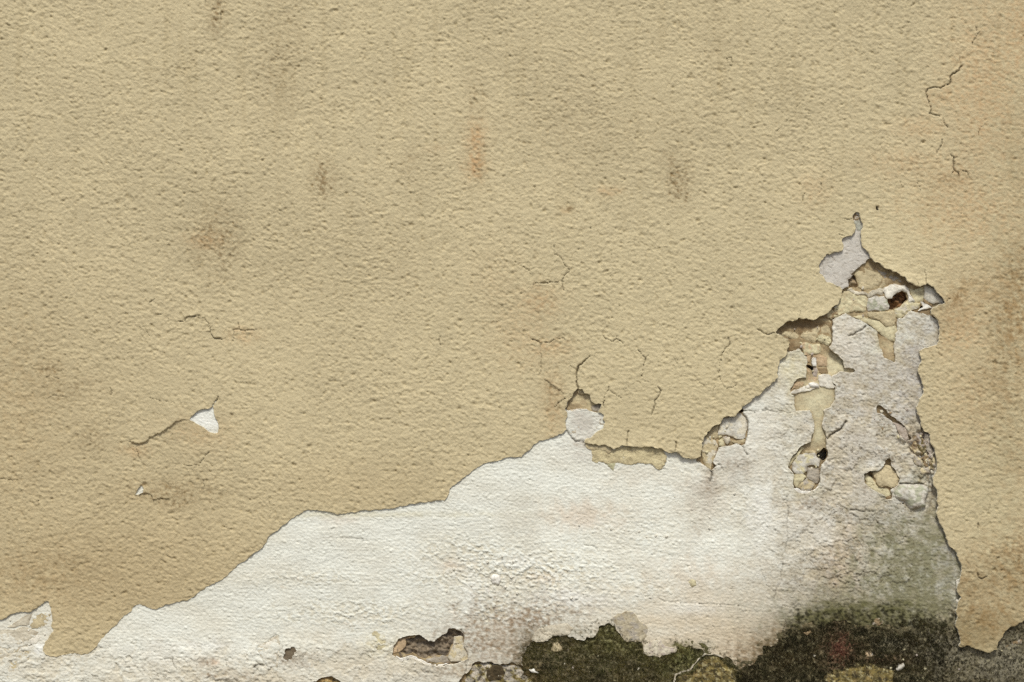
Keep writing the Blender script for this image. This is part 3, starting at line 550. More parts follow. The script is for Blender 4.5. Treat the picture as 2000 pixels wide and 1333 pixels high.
CU = mixc(CU, (134, 108, 76), np.clip(brown * 1.15, 0, .95) * .85)
mott = sst(1380, 1640, X) * sst(1300, 1180, Y)
CU = mixc(CU, (184, 174, 150), mott * np.clip(.22 + .8 * fbm(X / 34, Y / 26, 130, 6, gain=.65), 0, .7))
CU = mixc(CU, (128, 112, 88), mott * sst(.35, .75, fbm(X / 8, Y / 5.5, 133, 4)) * .55)
CU = mixc(CU, (224, 218, 205), np.clip(blobs(X, Y, [(1655, 680, 40, 46, .85), (1640, 640, 24, 20, .5), (1700, 905, 14, 10, .6), (1480, 850, 50, 70, .5), (1560, 1010, 30, 20, .3)], W), 0, 1) * .85)
CU = mixc(CU, (218, 211, 196), tz * ter1 * .35 * sst(1430, 1600, X))
CU = mixc(CU, (96, 80, 58), tz * np.clip(net, 0, 1) * .6)
CU = mixc(CU, (206, 194, 168), tz * (1 - ter2) * .4)
gran = splat(9000, 1.2, 2.6, 1.0, 75, 880, 1900, 600, 1400)
CU = mixc(CU, (120, 100, 74), np.clip(gran, 0, 1) * np.clip(mott + brown, 0, 1) * .5)
HU += gran * .35
pk = blobs(X, Y, [(1130, 1010, 60, 24, .5), (1060, 1130, 30, 10, .4), (880, 1105, 24, 10, .5), (660, 1015, 30, 8, .35), (420, 1296, 8, 6, .8), (1640, 1090, 30, 60, .4), (1000, 1250, 50, 50, .25), (1350, 1130, 60, 40, .2)], W)
CU = mixc(CU, (200, 160, 125), np.clip(pk, 0, 1) * .5)
cream = blobs(X, Y, [(1565, 740, 34, 40, .7), (1545, 715, 22, 40, .8), (1550, 800, 30, 26, .35), (1570, 960, 40, 10, .3), (740, 1258, 26, 22, .4), (660, 1005, 260, 6, .5), (1730, 655, 30, 40, .5), (1560, 910, 24, 40, .4), (1700, 915, 20, 14, .2)], W)
CU = mixc(CU, (214, 203, 160), np.clip(cream, 0, 1) * .7)
green = np.clip(blobs(X, Y, [(1790, 1095, 110, 90, 1.0), (1780, 1160, 130, 70, 1.0), (1640, 1165, 80, 36, .6), (1860, 1130, 30, 70, .7), (1700, 1140, 40, 60, .5), (1830, 1200, 60, 60, .9), (1820, 1020, 22, 40, .75), (1800, 940, 24, 30, .5), (1700, 1010, 26, 26, .35), (1620, 1210, 90, 40, .9), (1700, 1200, 160, 40, .9),
                     (1340, 1262, 40, 8, .4), (1560, 1215, 40, 24, .6), (1085, 1235, 60, 8, .4), (1860, 1170, 24, 60, .7)], W), 0, 1)
CU = mixc(CU, (126, 123, 94), np.clip(green * np.clip(1.0 + .3 * fbm(X / 14, Y / 12, 78, 5, gain=.65), .4, 1.3), 0, .92))
DM, _, _ = nearest(xs, ys, [CUT_MOSS], 70)
feather = np.exp(-DM / 20) * np.where(X > 1440, 1, .0) + np.exp(-DM / 26) * sst(1075, 1030, X) + .35 * np.exp(-DM / 6) * (X < 1440)
CU = mixc(CU, (98, 84, 56), np.clip(feather * np.clip(.9 + .8 * fbm(X / 9, Y / 8, 144, 4, gain=.65), 0, 1.4), 0, .95) * .9)
olive = sst(1168, 1186, Y + 16 * fbm(X / 30, Y / 20, 87, 3) - 20 * sst(1640, 1540, X)) * sst(1528, 1566, X + 24 * fbm(X / 20, Y / 12, 81, 3)) * sst(1880, 1740, X)
CU = mixc(CU, (100, 98, 62), np.clip(olive * np.clip(.75 + .6 * fbm(X / 18, Y / 12, 141, 4), .2, 1), 0, 1) * .9)
spk2 = np.clip(splat(1300, 1.6, 3.6, 1.3, 77, 1520, 1890, 1165, 1260, mask=lambda a, b: min(1, .1 + (b - 1165) / 110)) + .6 * sst(.1, .35, fbm(X / 7, Y / 6, 88, 3)), 0, 1) * sst(1165, 1200, Y + 20 * pn(X / 30, Y / 30, 131)) * sst(1530, 1560, X)
CU = mixc(CU, (40, 38, 20), spk2 * .92)
mould_band = sst(1185, 1262, Y + 40 * fbm(X / 60, Y / 40, 80, 3) - 22 * sst(1850, 1600, X)) * sst(1525, 1560, X + 12 * pn(X / 20, Y / 12, 81))
spk = sst(-.15, .35, fbm(X / 7.5, Y / 5.5, 82, 3) + (mould_band - .55) * 1.5)
CU = mixc(CU, (58, 56, 32), np.clip(mould_band * 1.3, 0, 1) * spk * .9)
HU += mould_band * spk * 1.2
speckd = sst(.42, .6, fbm(X / 5.5, Y / 5, 84, 2)) * blobs(X, Y, [(1760, 1080, 130, 100, .8), (1640, 1120, 80, 80, .5), (1030, 1230, 100, 50, .6), (1830, 980, 30, 80, .6), (1720, 820, 120, 120, .25)])
CU = mixc(CU, (100, 88, 62), speckd * .55)
black = sst(1205, 1250, Y + 22 * fbm(X / 24, Y / 16, 89, 3)) * sst(1525, 1550, X)
CU = mixc(CU, (72, 68, 46), black * .92)
CU = mixc(CU, (38, 36, 24), black * sst(.0, .3, fbm(X / 8, Y / 7, 147, 4, gain=.65)) * .8)
CU = mixc(CU, (238, 238, 232), np.clip(blobs(X, Y, [(1170, 890, 60, 20, .0), (1120, 1170, 60, 14, .6), (1010, 1100, 40, 12, .5), (1490, 1010, 24, 60, .6), (1600, 1050, 30, 20, .5), (76, 1268, 10, 10, .9), (400, 1262, 70, 10, .5),
                   (330, 1280, 100, 14, .3), (1350, 1190, 40, 12, .5), (920, 1160, 16, 40, .4), (1700, 905, 10, 10, .5), (400, 820, 30, 25, .8)], W), 0, 1))
CU = mixc(CU, (58, 46, 32), np.clip(ucm, 0, 1) * .8)
dirt_shade_rim = np.exp(-np.clip(DE, 0, 60) / 6) * sst(1000, 1500, X) * sst(-.1, .5, pn(X / 22, Y / 22, 86)) * .3  # edge dirt, and the shade along the right paint edge painted into the colour
CU = mixc(CU, (122, 102, 74), dirt_shade_rim)

# ------------------------------------------------------------------ old plaster and masonry behind
HB = -10.0 + 4.2 * fbm(X / 420, Y / 420, 60, 2) + 1.8 * fbm(X / 26, Y / 20, 90, 4) + .35 * pn(X / 5, Y / 4, 91)
HB += 3.6 * blobs(X, Y, [(1595, 790, 46, 60, .9), (1600, 840, 24, 40, .8), (1640, 715, 26, 26, .4), (1140, 790, 50, 40, .9), (1740, 690, 14, 20, .8)])
HB -= 3.5 * blobs(X, Y, [(1628, 705, 26, 20, 1.0)])
HB -= 4 * blobs(X, Y, [(1575, 925, 30, 44, 1.0)])
HB -= 5 * blobs(X, Y, [(1704, 925, 16, 12, 1.0), (1738, 905, 14, 18, 1.0), (1655, 560, 14, 14, .6)])
HB += 5.5 * blobs(X, Y, [(565, 1280, 30, 26, 1.0)])
smooth_b = blobs(X, Y, [(1600, 790, 50, 50, .9), (1640, 710, 30, 26, .9), (1600, 850, 20, 30, .8)])
HB -= smooth_b * 1.5 * fbm(X / 26, Y / 20, 90, 4)
mossz = sst(1190, 1230, Y) * sst(980, 1010, X)
HB += mossz * (4.2 + .8 * fbm(X / 9, Y / 8, 92, 4) + .8 * fbm(X / 60, Y / 50, 93, 2)) + 3.0 * sst(1200, 1260, Y) * sst(940, 900, X)
CB = np.broadcast_to(lin((202, 188, 152)), X.shape + (3,)).copy()
CB = mixc(CB, (168, 148, 116), np.clip(.3 + fbm(X / 24, Y / 20, 94, 4), 0, .8))
CB = mixc(CB, (208, 200, 168), np.clip(smooth_b * 1.2, 0, .95) * np.clip(.85 + .5 * fbm(X / 16, Y / 12, 95, 3), 0, 1))
pale_b = blobs(X, Y, [(1575, 915, 36, 50, .6), (1700, 580, 60, 40, .3), (1140, 785, 50, 40, 1.0), (1738, 690, 22, 30, 1.2), (1650, 725, 26, 20, 1.0)])
CB = mixc(CB, (146, 126, 94), np.clip(1 - smooth_b * 1.4 - pale_b * .9, 0, 1) * np.clip(.75 + .5 * fbm(X / 12, Y / 10, 145, 3), 0, .95))
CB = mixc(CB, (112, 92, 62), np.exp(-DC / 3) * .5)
CB = mixc(CB, (122, 100, 72), np.clip(blobs(X, Y, [(1575, 635, 40, 14, .9), (1548, 675, 16, 12, .8), (1760, 560, 30, 12, .4), (1560, 760, 10, 8, .6), (1720, 890, 16, 16, .4), (1590, 920, 20, 30, .5)], W), 0, 1))
CB = mixc(CB, (84, 78, 56), mossz * np.clip(.95 + .2 * fbm(X / 14, Y / 12, 96, 3), 0, 1))
CB = mixc(CB, (128, 122, 104), mossz * np.clip(blobs(X, Y, [(1960, 1290, 100, 60, 1.0), (1860, 1270, 70, 50, .8), (1770, 1260, 50, 20, .5)], W), 0, 1))
CB = mixc(CB, (124, 84, 68), mossz * np.clip(blobs(X, Y, [(1640, 1270, 26, 30, 1.0), (1720, 1290, 40, 10, .4)], W), 0, 1) * .9)
CB = mixc(CB, (116, 116, 70), mossz * np.clip(blobs(X, Y, [(1330, 1285, 50, 26, .8), (1200, 1260, 60, 20, .5), (1180, 1235, 30, 14, .6)], W), 0, 1))
CB = mixc(CB, (96, 86, 74), np.clip(blobs(X, Y, [(565, 1280, 24, 20, 1.3)]), 0, 1) * .8)
CB = mixc(CB, (128, 96, 54), np.clip(blobs(X, Y, [(640, 1335, 60, 20, 1.0), (980, 1330, 60, 30, .9)]), 0, 1) * .8)
speckm = sst(.5, .62, fbm(X / 4.5, Y / 4.2, 97, 2)) * mossz
CB = mixc(CB, (146, 140, 110), speckm * .75)

# ------------------------------------------------------------------ build: the wall and its layers
def tag(o, label=None, cat=None, group=None, kind=None):
    for k, v in (('label', label), ('category', cat), ('group', group), ('kind', kind)):
        if v: o[k] = v
    return o
wall = bpy.data.objects.new('wall', None); COL.objects.link(wall); wall.location = (0, 0, 0)
tag(wall, 'old outdoor wall with ochre stucco paint peeling off white plaster above a mossy foot', 'wall')
edge_deep = np.zeros(X.shape, bool); edge_deep[0] = edge_deep[:, 0] = edge_deep[:, -1] = edge_deep[-1] = True
tk = (1.1 + 2.2 * sst(1050, 1450, X)) * (1 + .5 * pn(X / 30, Y / 30, 142))
keepP = ~inE
nearE = (DE > 3.0)
sheet('paint_coat', xs, ys, keepP, (EX, EY), HP, CP4, tk, (214, 206, 184), M_PAINT, wall, inset=-0.6, deep=edge_deep,
      snap=(np.where(nearE, snx, 0), np.where(nearE, sny, 0)))
regU = (inE | (DE < 14)) & (Y <= ys[-1])
nearC = DC > 3.0
HU = np.where(inE, HU, np.minimum(HU, HP - .7))
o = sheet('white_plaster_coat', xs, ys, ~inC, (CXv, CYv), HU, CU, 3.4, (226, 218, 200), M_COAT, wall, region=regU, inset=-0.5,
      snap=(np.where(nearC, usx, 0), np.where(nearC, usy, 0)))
inD = np.zeros(X.shape, bool)
for p in DEEP: inD |= inside(xs, ys, p)
DD, DX, DY = nearest(xs, ys, DEEP, 24)
regB = (inC | (DC < 12)) & (inE | (DE < 16))
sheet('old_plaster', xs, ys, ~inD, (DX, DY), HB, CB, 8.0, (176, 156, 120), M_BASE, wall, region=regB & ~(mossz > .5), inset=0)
sheet('damp_foot_concrete', xs, ys, ~inD, (DX, DY), HB, CB, 3.0, (60, 52, 38), M_DARK, wall, region=regB & (mossz > .45), inset=0)
HM = -27 + 6 * fbm(X / 14, Y / 12, 98, 4) + 15 * sst(1200, 1240, Y)
CM = np.broadcast_to(lin((150, 112, 76)), X.shape + (3,)).copy()
CM = mixc(CM, (66, 46, 30), np.clip(.35 + 1.2 * fbm(X / 10, Y / 9, 99, 3), 0, 1))
CM = mixc(CM, (134, 122, 104), sst(1200, 1240, Y) * .9)
HM += 3 * sst(1200, 1240, Y) + 8 * blobs(X, Y, [(1755, 585, 20, 20, 1.0)])
CM = mixc(CM, (94, 85, 74), sst(1200, 1240, Y) * np.clip(.2 + 1.3 * fbm(X / 22, Y / 9, 101, 3), 0, 1))
CM = mixc(CM, (88, 88, 80), blobs(X, Y, [(1610, 890, 20, 20, .9), (1590, 720, 20, 20, .6)]))
CM = mixc(CM, (150, 134, 108), blobs(X, Y, [(1666, 555, 16, 20, 1.0), (1705, 925, 12, 12, .8)]))
HM += 12 * blobs(X, Y, [(1666, 555, 16, 22, 1.0), (1705, 925, 12, 12, .8)])
for i, p in enumerate(DEEP):
    x0, x1 = np.searchsorted(xs, [p[:, 0].min() - 14, p[:, 0].max() + 14]); y0, y1 = np.searchsorted(ys, [p[:, 1].min() - 14, p[:, 1].max() + 14])
    sl = (slice(y0, y1), slice(x0, x1)); one = np.ones((y1 - y0, x1 - x0), bool)
    sheet('masonry_core', xs[x0:x1], ys[y0:y1], one, None, HM[sl], CM[sl], 3, (60, 46, 34), M_MASON, wall)

# ------------------------------------------------------------------ loose plates, chips, crumbs and stones, each its own part
COLS = dict(tan=(198, 184, 150), cream=(212, 203, 168), white=(233, 228, 214), pale=(212, 204, 184), lav=(202, 197, 188), grey=(172, 164, 150),
            pinktan=(196, 172, 140), brown=(150, 130, 100), bright=(242, 239, 230), green=(170, 170, 148), rose=(186, 174, 162), ochre=(120, 106, 62),
            stone=(96, 86, 54), dark=(70, 60, 42), lgrey=(208, 204, 192))
def plate(name, poly, h, tone, tilt=(0, 0), thick=4.0, rnd=1.0, rel=.5, mat=None, seed=None, rough=.11, dome=0.0, edge=None, var=.25, domew=12., tone2=None, label=None, relk='p'):
    seed = seed if seed is not None else int(poly[:, 0].sum()) % 9973
    P = fract(poly, seed, rough, 2.4)
    g = 1.5
    px = np.arange(P[:, 0].min() - 3, P[:, 0].max() + 4, g); py = np.arange(P[:, 1].min() - 3, P[:, 1].max() + 4, g)
    ins = inside(px, py, P)
    if ins.sum() < 2: 
        g = .7; px = np.arange(P[:, 0].min() - 2, P[:, 0].max() + 2, g); py = np.arange(P[:, 1].min() - 2, P[:, 1].max() + 2, g); ins = inside(px, py, P)
    D, vx, vy = nearest(px, py, [P], 40)
    D = np.where(ins, D, 0)
    x = px[None, :] + 0 * py[:, None]; y = py[:, None] + 0 * px[None, :]
    c = P.mean(0)
    H = h + tilt[0] * (x - c[0]) + tilt[1] * (y - c[1]) + 4.2 * fbm(x / 420, y / 420, 60, 2)
    H = H - rnd * np.exp(-D / 2.2) + dome * (1 - np.exp(-D / domew))
    if relk == 'p': H = H + rel * (.8 * pn(x / 9, y / 6, seed % 50) + .5 * pn(x / 4, y / 3.4, seed % 37) + .9 * pn(x / 28, y / 24, seed % 41))
    else: H = H + rel * (fbm(x / 20, y / 16, seed % 50, 5) * 2.0)
    C = np.broadcast_to(lin(COLS[tone] if isinstance(tone, str) else tone), x.shape + (3,)).copy()
    C = C * (1 + var * .6 * fbm(x / 22, y / 18, seed % 29, 3))[..., None]
    C = mixc(C, (132, 112, 82), np.clip(.05 + var * 1.1 * fbm(x / 14, y / 11, seed % 31, 3), 0, .5))
    if mat is not M_STONE:
        C = mixc(C, (112, 92, 62), np.exp(-D / 2.6) * np.clip(.45 + .9 * pn(x / 11, y / 11, seed % 13), 0, 1) * .6)
        ck = 1 - sst(.0, .05, np.abs(fbm(x / 34, y / 30, seed % 67 + 3, 3)))
        H = H - ck * 1.0 * (rel > .35); C = mixc(C, (104, 86, 60), ck * .4 * (rel > .35))
    if tone2 is not None:
        C = mixc(C, COLS[tone2], sst(.0, .35, fbm(x / 15, y / 12, seed % 23 + 2, 3)))
    if relk == 'f':
        C = mixc(C, (44, 38, 26), sst(.08, .42, fbm(x / 12, y / 9, seed % 19 + 5, 5, gain=.7)) * .8)
        C = mixc(C, (178, 168, 128), sst(.35, .6, fbm(x / 9, y / 8, seed % 17 + 8, 4, gain=.7)) * .7)
    o = sheet(name, px, py, ins, (vx, vy), H, C, thick, COLS[edge] if edge else tuple(min(255, v + 14) for v in (COLS[tone] if isinstance(tone, str) else tone)), mat or M_BASE, wall, inset=-.4)
    if o is not None and label: o['label'] = label
    return o
P_ = 'plaster_flake'
# remnant of the white coat at the top of the break
plate('white_coat_remnant', np.concatenate([Z('P', (1586, 440), (1640, 390), (1700, 395), (1715, 500)), Z('A', (640, 130), (600, 195), (540, 215), (460, 290), (380, 368), (300, 378), (390, 400), (350, 450), (310, 460),
      (325, 580), (230, 625), (150, 600)), Z('P', (1595, 566), (1586, 530))]), -5.0, 'lav', rel=.45, rnd=.5, thick=3, mat=M_COAT, label='grey-white remnant of the undercoat at the top of the break', var=.12)
plate(P_, Z('R1', (958, 190), (978, 160), (1012, 158), (1030, 215), (975, 232)), -4.2, 'brown', rel=.4)
plate(P_, Z('R1', (972, 235), (1030, 220), (1052, 290), (1030, 318), (988, 300)), -4.0, (176, 178, 166), rel=.4)
# upper cluster
plate(P_, Z('A', (405, 385), (520, 275), (600, 250), (700, 275), (800, 335), (860, 385), (895, 440), (880, 500), (820, 570), (700, 628), (560, 632), (492, 590), (462, 480), (440, 400)), -9.0, 'tan', (0, .03), rel=.5, rnd=1.5, label='rounded tan flake under the top of the break')
plate(P_, Z('A', (640, 215), (760, 250), (860, 340), (1000, 380), (1180, 450), (1230, 520), (1050, 520), (930, 545), (900, 440), (850, 370), (780, 300)), -9.8, 'grey', (0, .05), rel=.8, rnd=1)
plate(P_, Z('A', (900, 600), (1000, 550), (1100, 535), (1250, 562), (1300, 610), (1320, 700), (1390, 790), (1400, 832), (1300, 830), (1300, 770), (1272, 680), (1210, 645), (1160, 665), (1040, 740), (1030, 775),
      (960, 785), (920, 745), (888, 660)), -5.2, 'white', (0, .05), rel=.6, rnd=1.6, thick=6, label='bright white shell of plaster arching over the brown hole')
plate(P_, Z('A', (642, 780), (760, 730), (900, 742), (950, 792), (985, 880), (978, 950), (900, 982), (640, 982), (630, 850)), -6.0, 'lgrey', (0, -.02), rel=.7, rnd=1.4, thick=5, tone2='green')
plate(P_, Z('A', (250, 665), (330, 652), (400, 702), (470, 722), (600, 725), (628, 762), (612, 960), (600, 1000), (350, 1005), (180, 1065), (60, 1100), (100, 920), (200, 760)), -7.5, 'cream', (.01, -.02), rel=.8, rnd=1.4, tone2='tan')
plate(P_, Z('A', (300, 640), (380, 600), (440, 655), (560, 655), (650, 700), (720, 640), (850, 605), (905, 620), (885, 720), (800, 705), (650, 762), (600, 705), (450, 708), (380, 680)), -7.0, 'pale', rel=.8, rnd=1.2)
plate(P_, Z('A', (900, 455), (1050, 440), (1230, 520), (1280, 560), (1100, 530), (980, 552), (890, 600), (820, 620), (840, 570)), -8.6, 'tan', rel=.9)
plate(P_, Z('A', (640, 995), (900, 988), (1070, 975), (1100, 1050), (1090, 1150), (1040, 1230), (935, 1240), (830, 1130), (700, 1110), (640, 1060)), -6.2, 'tan', (0, .03), rel=.9, rnd=1.2)
plate(P_, Z('A', (560, 1060), (700, 1118), (830, 1140), (925, 1245), (1090, 1200), (1120, 1333), (1080, 1480), (930, 1420), (780, 1300), (620, 1180), (380, 1080)), -7.4, 'cream', rel=.5)
plate(P_, Z('A', (1305, 595), (1400, 640), (1560, 580), (1570, 800), (1480, 842), (1405, 830), (1390, 780), (1330, 680)), -8.6, 'cream', rel=.5)
plate(P_, Z('A', (1565, 560), (1640, 560), (1720, 620), (1800, 700), (1860, 800), (1890, 850), (1700, 865), (1575, 795), (1545, 760)), -6.4, 'lgrey', (0, .02), rel=.5, thick=3)
plate(P_, Z('A', (1495, 825), (1560, 868), (1685, 930), (1560, 948), (1440, 985), (1478, 950), (1545, 918)), -2.8, 'bright', (.02, .02), rel=.2, rnd=.4, thick=1.4, label='thin bright chip folded outwards at the right edge')
plate(P_, Z('A', (1545, 785), (1580, 800), (1690, 880), (1680, 918), (1580, 868)), -6.4, 'brown', rel=.3)
plate(P_, Z('A', (1445, 985), (1540, 955), (1668, 935), (1640, 1048), (1560, 1062)), -5.4, 'brown', (0, .08), rel=.3, rnd=.6, thick=4)
plate(P_, Z('A', (1070, 960), (1240, 845), (1300, 805), (1500, 850), (1470, 930), (1340, 968), (1240, 1055), (1180, 1100), (1110, 1090)), -6.4, 'cream', rel=.8, rnd=1.2, tone2='pale')
plate(P_, Z('A', (1120, 1115), (1210, 1105), (1250, 1050), (1300, 985), (1420, 1010), (1560, 1075), (1620, 1180), (1600, 1330), (1300, 1400), (1130, 1333)), -5.6, 'lgrey', rel=.6, rnd=.7, mat=M_COAT)
# second cluster
plate(P_, Z('B', (540, 480), (600, 400), (840, 290), (875, 350), (805, 500), (780, 580), (640, 560)), -8.4, 'tan', rel=1.0, rnd=1.4)
plate(P_, Z('B', (250, 380), (480, 420), (540, 480), (540, 540), (360, 500), (240, 470)), -8.8, 'tan', rel=1.0, rnd=1.2)
plate(P_, Z('B', (880, 330), (1010, 210), (1045, 240), (1045, 470), (960, 430), (870, 450)), -9.2, 'tan', rel=.8)
plate(P_, Z('B', (960, 70), (1110, 20), (1180, 60), (1170, 150), (1060, 200), (960, 170), (860, 180)), -7.8, 'brown', rel=1.2, tone2='tan')
plate(P_, Z('B', (830, 470), (900, 440), (1035, 490), (1045, 570), (1000, 635), (900, 600), (860, 580), (818, 540)), -6.6, 'cream', rel=1.2, rnd=1.6)
plate(P_, Z('B', (500, 562), (640, 572), (860, 612), (872, 740), (740, 762), (600, 782), (560, 662)), -7.8, 'cream', (0, .02), rel=.8, rnd=1.2, tone2='pinktan')
plate(P_, Z('B', (640, 782), (860, 770), (970, 822), (970, 968), (820, 968), (808, 850), (700, 832), (690, 900), (650, 880)), -8.8, 'pinktan', rel=.6, rnd=1.0)
plate(P_, Z('B', (820, 985), (968, 980), (990, 1080), (820, 1080)), -8.2, 'brown', rel=.6)
plate('plaster_splinter', Z('B', (725, 850), (760, 822), (792, 835), (798, 965), (740, 962)), -4.6, 'bright', rel=.2, thick=3, label='small white splinter standing above a dark slot')
plate(P_, Z('B', (758, 985), (802, 982), (815, 1130), (742, 1122)), -7.4, 'rose', rel=.3)
plate(P_, Z('B', (640, 1000), (720, 1045), (710, 1130), (820, 1140), (840, 1300), (700, 1300), (640, 1230)), -8.0, 'pinktan', (0, .03), rel=.4)
plate(P_, Z('B', (832, 1112), (1000, 1100), (1042, 1132), (1062, 1250), (1120, 1290), (1080, 1320), (850, 1295), (835, 1200)), -5.4, 'white', rel=.5, rnd=.8, mat=M_COAT)
plate('plaster_crumb', Z('C', (500, 410), (570, 388), (640, 410), (672, 440), (668, 480), (580, 486), (530, 470)), -4.6, 'bright', rel=.3, dome=2.2, domew=3, rough=.05, thick=5, label='smooth white crumb shaped like a pebble')
plate('plaster_crumb', Z('C', (448, 455), (505, 428), (528, 478), (525, 498), (458, 515)), -5.6, 'white', rel=.4, dome=1.4, domew=3, rough=.06, thick=4)
plate(P_, Z('C', (215, 555), (290, 520), (440, 455), (455, 510), (540, 500), (680, 478), (560, 512), (430, 545), (300, 575), (210, 580)), -5.0, 'white', rel=.3, rnd=.5, thick=2)
plate(P_, Z('C', (280, 400), (400, 385), (470, 400), (440, 440), (340, 470), (260, 490), (225, 520), (260, 440)), -7.4, 'pinktan', rel=.7)
# lower pocket
plate(P_, Z('D', (350, 412), (480, 385), (610, 380), (640, 445), (705, 485), (680, 600), (580, 572), (485, 602), (480, 680), (420, 722), (300, 720), (235, 640), (240, 560), (300, 480)), -7.4, 'lgrey', (0, -.02), rel=.5, rnd=1.0, tone2='cream')
plate(P_, Z('D', (450, 345), (610, 345), (630, 380), (460, 378)), -8.6, 'tan', rel=.2, thick=3)
plate(P_, Z('D', (490, 622), (692, 622), (692, 780), (645, 880), (560, 832), (480, 770)), -8.4, 'grey', rel=.9, rnd=1)
plate(P_, Z('D', (320, 940), (380, 862), (480, 782), (560, 842), (622, 882), (560, 985), (420, 1012)), -9.0, 'tan', rel=.9, rnd=1, tone2='grey')
plate(P_, Z('D', (260, 742), (420, 724), (472, 772), (340, 902), (310, 952), (258, 880)), -7.2, 'cream', rel=.8, rnd=1)
plate(P_, Z('D', (250, 965), (330, 955), (430, 1005), (560, 1002), (655, 930), (690, 862), (694, 930), (605, 992), (500, 1032), (400, 1047), (330, 1032)), -4.4, 'bright', rel=.2, rnd=.3, thick=3, mat=M_COAT, label='curled white lip along the bottom of the round pocket')
plate(P_, Z('D', (200, 480), (380, 270), (440, 300), (340, 420), (240, 540), (200, 600), (160, 600)), -7.4, 'cream', rel=.6)
# hook-shaped hole and chunk
plate(P_, Z('F', (445, 425), (560, 345), (610, 330), (700, 350), (765, 420), (800, 500), (818, 560), (790, 648), (690, 700), (600, 668), (500, 678), (440, 610), (440, 560), (385, 455)), -5.8, 'tan', (0, .10), rel=.45, rnd=1.6, thick=5, label='tan tongue of plaster hanging in the hook-shaped hole')
plate(P_, Z('F', (250, 500), (300, 480), (400, 580), (440, 620), (500, 690), (640, 720), (700, 800), (600, 850), (400, 745), (290, 680)), -8.0, 'cream', rel=.5)
plate('plaster_chunk', Z('F', (720, 745), (800, 650), (850, 642), (1050, 652), (1190, 645), (1272, 680), (1292, 742), (1245, 1000), (1180, 1020), (1085, 1042), (985, 1062), (930, 975), (850, 915), (735, 850)), -2.6, 'lgrey', (.05, .01), rel=.8, rnd=2.6, thick=14, dome=8, domew=7, var=.4, label='thick grey-green chunk bulging out at the right of the break', tone2='green', mat=M_COAT)
plate(P_, Z('F', (630, 760), (665, 740), (700, 800), (690, 870), (600, 880), (600, 830)), -8.8, 'brown', rel=.5)
plate(P_, Z('E', (705, 545), (780, 555), (862, 580), (935, 660), (960, 740), (975, 830), (905, 852), (810, 730)), -6.8, 'rose', (.05, .02), rel=.5, rnd=.7, label='pinkish strip lying in the diagonal groove')
plate('plaster_crumb', Z('E', (505, 350), (540, 335), (570, 375), (545, 405), (515, 385)), -8, 'pale', rel=.8, dome=2, domew=2)
plate(P_, Z('E', (1232, 730), (1320, 740), (1345, 900), (1372, 1000), (1330, 1090), (1270, 1010), (1240, 880)), -5.0, 'grey', (0, 0), rel=.9, rnd=1, tone2='rose')
for k, q in enumerate([((985, 900), (1060, 850), (1120, 900), (1150, 1010), (1080, 1060), (1010, 980)), ((1130, 900), (1190, 800), (1235, 870), (1250, 1000), (1180, 1120), (1150, 1040)),
                       ((1060, 1080), (1150, 1130), (1200, 1180), (1190, 1260), (1100, 1240), (1040, 1160)), ((1210, 1160), (1270, 1060), (1330, 1120), (1340, 1220), (1270, 1280), (1215, 1250)),
                       ((1345, 1130), (1390, 1100), (1420, 1200), (1400, 1330), (1340, 1300)), ((1170, 1290), (1260, 1290), (1330, 1260), (1300, 1370), (1210, 1400), (1140, 1350))]):
    plate('plaster_crumb', Z('E', *q), -5.6 + .8 * (k % 3), ['brown', 'stone', 'grey', 'brown', 'stone', 'grey'][k], (0.02 * (k % 2), .04), rel=1.6, rnd=1.6, thick=5, tone2='tan')
# middle cluster at the foot of the lifted paint
plate(P_, Z('G', (318, 420), (350, 300), (380, 230), (520, 210), (560, 175), (600, 172), (650, 222), (672, 300), (650, 458), (545, 472), (470, 438), (382, 428)), -6.2, 'lgrey', (0, .02), rel=.5, rnd=1.0, tone2='pale', label='largest grey-white flake below the lifted paint')
plate(P_, Z('G', (190, 420), (250, 330), (345, 290), (312, 400), (360, 432), (300, 478), (165, 450)), -8.2, 'tan', rel=.7)
plate(P_, Z('G', (120, 520), (150, 455), (290, 485), (322, 560), (290, 660), (252, 760), (238, 835), (160, 775), (120, 640)), -7.2, 'tan', rel=.7, tone2='pale')
plate('plaster_crumb', Z('G', (328, 495), (372, 462), (400, 520), (396, 556), (340, 556)), -6, 'cream', rel=.4, dome=1.6, domew=3, rough=.06)
plate('plaster_crumb', Z('G', (378, 452), (462, 450), (472, 500), (435, 538), (402, 512)), -5.8, 'pale', rel=.4, dome=1.6, domew=3, rough=.06)
plate('plaster_crumb', Z('G', (330, 435), (368, 432), (372, 455), (335, 470)), -6.4, 'cream', rel=.4, dome=1.2, domew=3, rough=.06)
plate(P_, Z('G', (482, 495), (640, 472), (632, 520), (560, 532), (492, 512)), -7.0, 'tan', rel=.5)
plate('plaster_crumb', Z('G', (560, 535), (600, 515), (632, 525), (610, 552)), -7.0, 'brown', rel=.4)
plate(P_, Z('G', (255, 765), (270, 750), (305, 792), (262, 800)), -8.4, 'brown', rel=.4)
